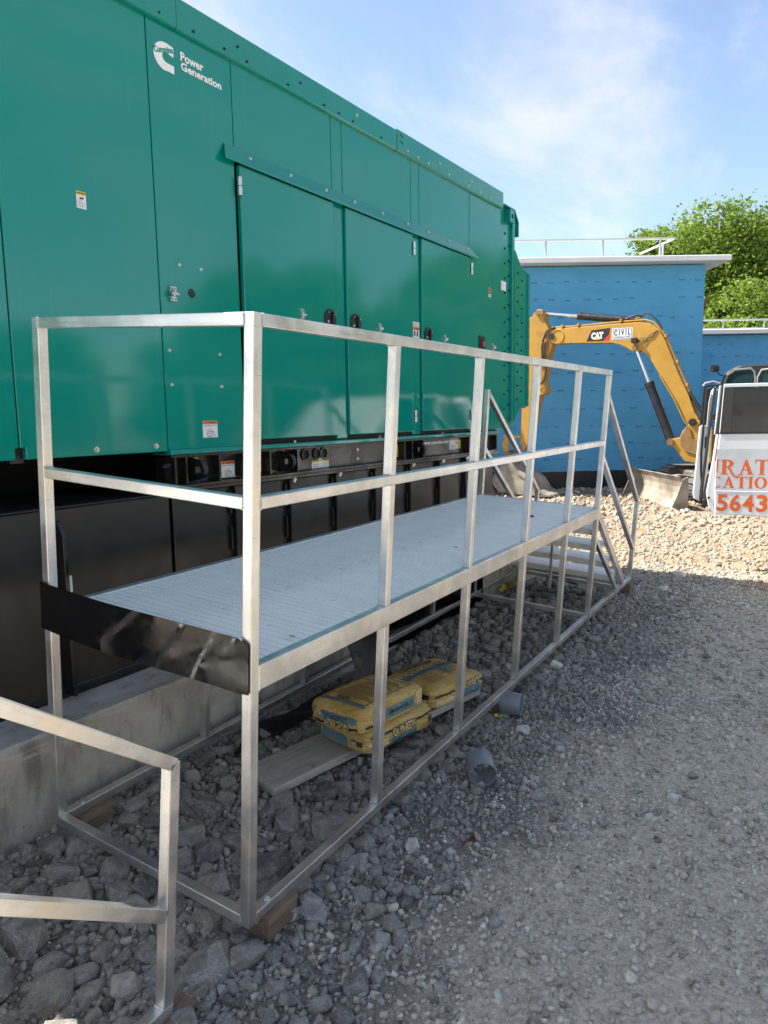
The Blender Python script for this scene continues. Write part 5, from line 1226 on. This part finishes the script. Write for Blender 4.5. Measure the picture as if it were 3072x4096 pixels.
ribbon('yellow tape scraps caught under the stairs by the concrete', [(4.55, 1.10, .05), (4.75, 1.05, .06), (4.80, 1.11, .04), (4.98, 1.08, .07)], .07, 5, 'tape')
ribbon('tiny yellow scrap lying on the open gravel right of the couplings', [(2.10, -.62, -.085), (2.12, -.64, -.08), (2.15, -.63, -.085)], .018, 6, 'tape')
ribbon('small rusty leaf scrap on the gravel before the platform rail', [(.93, -.33, -.085), (.96, -.35, -.078), (.99, -.34, -.085)], .03, 7, simple('rust_leaf', (.16, .055, .015), .8))

# ------------------------------------------------------------------ cement bags
def kraft():
    x = NT('yellow_kraft_paper'); v = x.mapping()
    c = x.ramp(x.noise(v, 5, 6, .65), [(.28, (.56, .36, .10)), (.7, (.76, .54, .20))])
    c = x.mix(x.math('MULTIPLY', x.rng(x.noise(v, 3.2, 7, .7), .54, .72), .55), c, (.46, .38, .25, 1))
    x.set(color=c, rough=.6, spec=.35)
    x.bump(x.math('ADD', x.noise(x.mapping('Object', (1, 1, 2.4)), 12, 6, .7, 1.6), x.math('MULTIPLY', x.noise(v, 45, 4), .3)), 1.0, .014); return x.m
MT['kraft'] = kraft()
MT['teal'] = simple('teal_print', (.12, .215, .245), .55, 0, .18, 12)
MT['bagink'] = simple('bag_ink', (.028, .026, .026), .55, 0, .25, 20)
MT['kraftl'] = simple('pale_kraft', (.78, .61, .30), .55, 0, .12, 9)
def bag(label, c, yaw, L, Wd, H, pitch=0, roll=0, seed=0):
    bm = bmesh.new(); bmesh.ops.create_cube(bm, size=2); bmesh.ops.subdivide_edges(bm, edges=bm.edges, cuts=29, use_grid_fill=True)
    for v in bm.verts:
        p = v.co.copy(); k = 6.5
        q = p / ((abs(p.x) ** k + abs(p.y) ** k + abs(p.z) ** k) ** (1 / k))
        e = (1 - min(1, abs(q.x)) ** 2) * (1 - min(1, abs(q.y)) ** 2)
        n = noise.noise(Vector((q.x * 2.2 + seed, q.y * 2.2, q.z))) * .035 + noise.noise(Vector((q.x * 6 + seed, q.y * 6, q.z * 3))) * .018
        rim = max(abs(q.x), abs(q.y)); wr = (noise.noise(Vector((q.x * 13 + seed, q.y * 13, q.z * 5))) * .03 + noise.noise(Vector((q.x * 24 + seed, q.y * 24, q.z * 4))) * .02) * max(0, rim - .45) * 2
        z = q.z * (1 + .12 * e) * (1 - .16 * max(0, rim - .8) * 3) + n * 1.6 - .10 * abs(q.x) ** 3
        v.co = Vector((q.x * (1 + n * .6 + wr) * L / 2, q.y * (1 + n * .6 + wr) * Wd / 2, z * H / 2))
    for f in bm.faces: f.smooth = True
    me = bpy.data.meshes.new('sack'); bm.to_mesh(me); tree_ = BVHTree.FromBMesh(bm); bm.free()
    t = thing('cement_bag', label, 'cement bag', Matrix.Translation(c) @ Matrix.Rotation(rad(yaw), 4, 'Z') @ Matrix.Rotation(rad(pitch), 4, 'Y') @ Matrix.Rotation(rad(roll), 4, 'X'), 'cement bags')
    link('sack', me, 'kraft', t)
    # every print is laid on the paper by dropping its points onto the sack's surface
    FACE = {'top': lambda a, b: (Vector((a, b, 1)), Vector((0, 0, -1))), 'side': lambda a, b: (Vector((a, -1, b)), Vector((0, 1, 0))), 'end': lambda a, b: (Vector((-1, -a, b)), Vector((1, 0, 0)))}
    def drop(face, a, b, off):
        o, d = FACE[face](a, b); h = tree_.ray_cast(o, d)
        if h[0] is None: h = tree_.find_nearest(o + d * .8); return h[0] - d * off
        return h[0] - d * off
    def patch(name, face, a0, a1, b0, b1, mat, off=.0012, skew=0):
        off += .0016; nu, nv = max(2, int(abs(a1 - a0) / .007)), max(2, int(abs(b1 - b0) / .007)); vs = [drop(face, a0 + (a1 - a0) * i / nu, b0 + (b1 - b0) * j / nv + skew * i / nu, off) for i in range(nu + 1) for j in range(nv + 1)]
        fs = [(i * (nv + 1) + j, (i + 1) * (nv + 1) + j, (i + 1) * (nv + 1) + j + 1, i * (nv + 1) + j + 1) for i in range(nu) for j in range(nv)]
        return MB().add(vs, fs).build(name, mat, t, smooth=True)
    def txt(s, face, a0, a1, b0, b1, mat, bold=.03, flip=False, off=.0044, skew=0):
        vs, fs = text_mesh(s, bold); m0 = vs.min(0); m1 = vs.max(0); q = (vs - m0) / (m1 - m0)
        if flip: q = 1 - q
        b2 = bmesh.new(); bv = [b2.verts.new((a0 + k[0] * (a1 - a0), b0 + k[1] * (b1 - b0) + skew * k[0], 0)) for k in q]
        for f_ in fs:
            try: b2.faces.new([bv[i] for i in f_])
            except ValueError: pass
        bmesh.ops.triangulate(b2, faces=b2.faces)
        for _ in range(2):
            lg = [e_ for e_ in b2.edges if e_.calc_length() > .014]
            if lg: bmesh.ops.subdivide_edges(b2, edges=lg, cuts=1); bmesh.ops.triangulate(b2, faces=b2.faces)
        for v_ in b2.verts: v_.co = drop(face, v_.co.x, v_.co.y, off)
        me_ = bpy.data.meshes.new('lettering'); b2.to_mesh(me_); b2.free(); return link('lettering', me_, mat, t)
    def brand(face, a0, a1, b0, b1, flip=False, skew=0):
        txt('QUIKRETE', face, a0 - .004, a1 + .004, b0 - .004, b1 + .004, 'bagink', .055, flip, .0036, skew); txt('QUIKRETE', face, a0, a1, b0, b1, 'kraftl', .012, flip, .0050, skew)
    return patch, txt, brand
# lower bag of the stack
patch, txt, brand = bag('dusty cement bag under another, its brand name upright on the long side', (1.462, .452, .081), -11, .53, .385, .128, 0, 2, 5)
patch('ink_band', 'side', -.225, .225, .024, .036, 'bagink'); patch('teal_band', 'side', -.09, .10, -.052, -.012, 'teal', .0015); brand('side', -.085, .095, -.010, .036)
txt('CONCRETE MIX', 'side', -.075, .09, -.046, -.030, 'bagink', .02); patch('barcode', 'side', -.235, -.11, -.045, 0.0, 'kraftl'); patch('ink_line', 'side', -.235, -.11, -.022, -.018, 'bagink', .002); patch('ink_line', 'side', -.235, -.11, -.036, -.033, 'bagink', .002); txt('80', 'side', .20, .235, -.025, .018, 'bagink', .04)
txt('HIGH STRENGTH', 'top', -.14, .13, -.135, -.105, 'bagink', .03, True); txt('CONCRETE MIX', 'top', -.14, .16, -.085, -.045, 'bagink', .04, True)
patch('teal_band', 'end', -.14, .06, -.04, .01, 'teal'); patch('ink_band', 'end', .08, .15, -.02, .005, 'bagink'); txt('80', 'end', .085, .12, -.018, .002, 'kraftl', .03)
# upper bag of the stack
patch, txt, brand = bag('yellow cement bag on top of the stack, its brand name upside down on the end', (1.378, .448, .208), -7, .525, .37, .128, 0, -2, 9)
patch('ink_band', 'end', -.15, .15, -.040, -.026, 'bagink'); patch('teal_band', 'end', -.085, .145, -.010, .026, 'teal', .0015); brand('end', -.06, .10, -.044, -.014, True); txt('CONCRETE MIX', 'end', -.07, .10, .006, .020, 'bagink', .02, True); txt('HIGH STRENGTH', 'end', -.05, .09, -.008, .003, 'bagink', .02, True); patch('barcode', 'end', -.160, -.115, .004, .036, 'kraftl')
for k in range(7): patch('barcode_bar', 'end', -.157 + k * .006, -.154 + k * .006, .008, .034, 'bagink', .002)
patch('teal_band', 'side', -.08, .15, -.030, .026, 'teal'); txt('CONCRETE MIX', 'side', -.06, .13, -.012, .010, 'bagink', .02, True); patch('barcode', 'side', .17, .235, -.035, .035, 'kraftl'); patch('ink_band', 'side', -.225, -.105, -.034, -.022, 'bagink')
for k in range(4): patch('ink_line', 'side', .175, .23, -.028 + k * .016, -.025 + k * .016, 'bagink', .002)
for a0, a1, b0, b1 in ((-.185, -.180, -.135, .135), (.185, .190, -.135, .135), (-.185, .19, -.138, -.134), (-.185, .19, .134, .138)): patch('ink_line', 'top', a0, a1, b0, b1, 'bagink')
patch('teal_band', 'top', -.205, -.188, -.15, .15, 'teal')
for k, a in enumerate((-.13, -.075, -.02, .04, .10)):
    patch('ink_line', 'top', a, a + .004, -.13, .13, 'bagink')
    for j in range(3): patch('small_print', 'top', a + .014 + j * .012, a + .018 + j * .012, -.12 + .02 * j, .11 - .03 * k * .4, simple('faded_ink', (.16, .12, .06), .6) if (k, j) == (0, 0) else bpy.data.materials['faded_ink'])
txt('Concrete Mix', 'top', -.176, -.140, -.06, .07, 'bagink', .02, True)
# single bag behind
patch, txt, brand = bag('cement bag lying alone beyond the stacked pair, label facing up', (2.07, .44, .087), -10, .515, .405, .125, 1, 1, 14)
txt('HIGH STRENGTH', 'top', -.15, .10, .155, .172, 'bagink', .02); txt('CONCRETE MIX', 'top', -.165, .135, .112, .146, 'bagink', .035); patch('small_print', 'top', -.13, .10, .098, .103, 'bagink')
patch('teal_band', 'top', -.235, .21, .010, .068, 'teal'); patch('ink_band', 'top', -.235, .21, .030, .036, 'bagink', .0016); brand('top', -.185, .165, .040, .095)
txt('Just Add Water!', 'top', -.17, -.03, -.022, -.004, 'bagink', .01)
for k in range(5): patch('small_print', 'top', -.165, -.03 - .01 * (k % 2), -.045 - k * .016, -.041 - k * .016, 'bagink')
patch('teal_figure', 'top', .035, .065, -.075, .012, 'teal', .0016); patch('teal_figure', 'top', .03, .17, -.035, -.018, 'teal', .0018)
for k in range(6): patch('ink_line', 'top', .02 + k * .016, .023 + k * .016, -.10, -.055, 'bagink')
for a in (-.06, .0): patch('ink_line', 'top', -.01, .19, a, a + .003, 'bagink')
txt('80 lb (36.2 kg)', 'top', .12, .215, -.125, -.105, 'bagink', .02)
patch('ink_band', 'side', -.225, .225, .012, .024, 'bagink'); patch('teal_band', 'side', -.02, .20, -.05, .008, 'teal', .0014); brand('side', .0, .19, .0, .042); patch('barcode', 'side', -.22, -.05, -.045, -.005, 'kraftl')
patch('ink_band', 'end', -.16, .16, .0, .030, 'bagink'); patch('teal_band', 'end', -.16, .02, -.04, -.008, 'teal', .0014); brand('end', -.15, .02, .005, .034); patch('barcode', 'end', .06, .15, -.045, .0, 'kraftl', .0018); txt('80', 'end', .07, .11, -.03, -.005, 'bagink', .04)
# dropped bits on the deck
for x, y, a, lb in ((3.30, .30, .06, 'dark scrap of rubber lying on the far part of the deck'), (.30, .075, .02, 'clot of dirt on the deck by the near corner post'), (2.0, .26, .022, 'small dirt clod on the deck behind the middle posts')):
    o = scrap('deck_debris', lb, 'debris', (0, 0, 0), a * .5, 'rubber' if a > .05 else 'mud', x, .3, 2); o.matrix_basis = GP @ Matrix.Translation((x, y, .915)) @ Matrix.Diagonal((.6, 1.2, .6, 1))
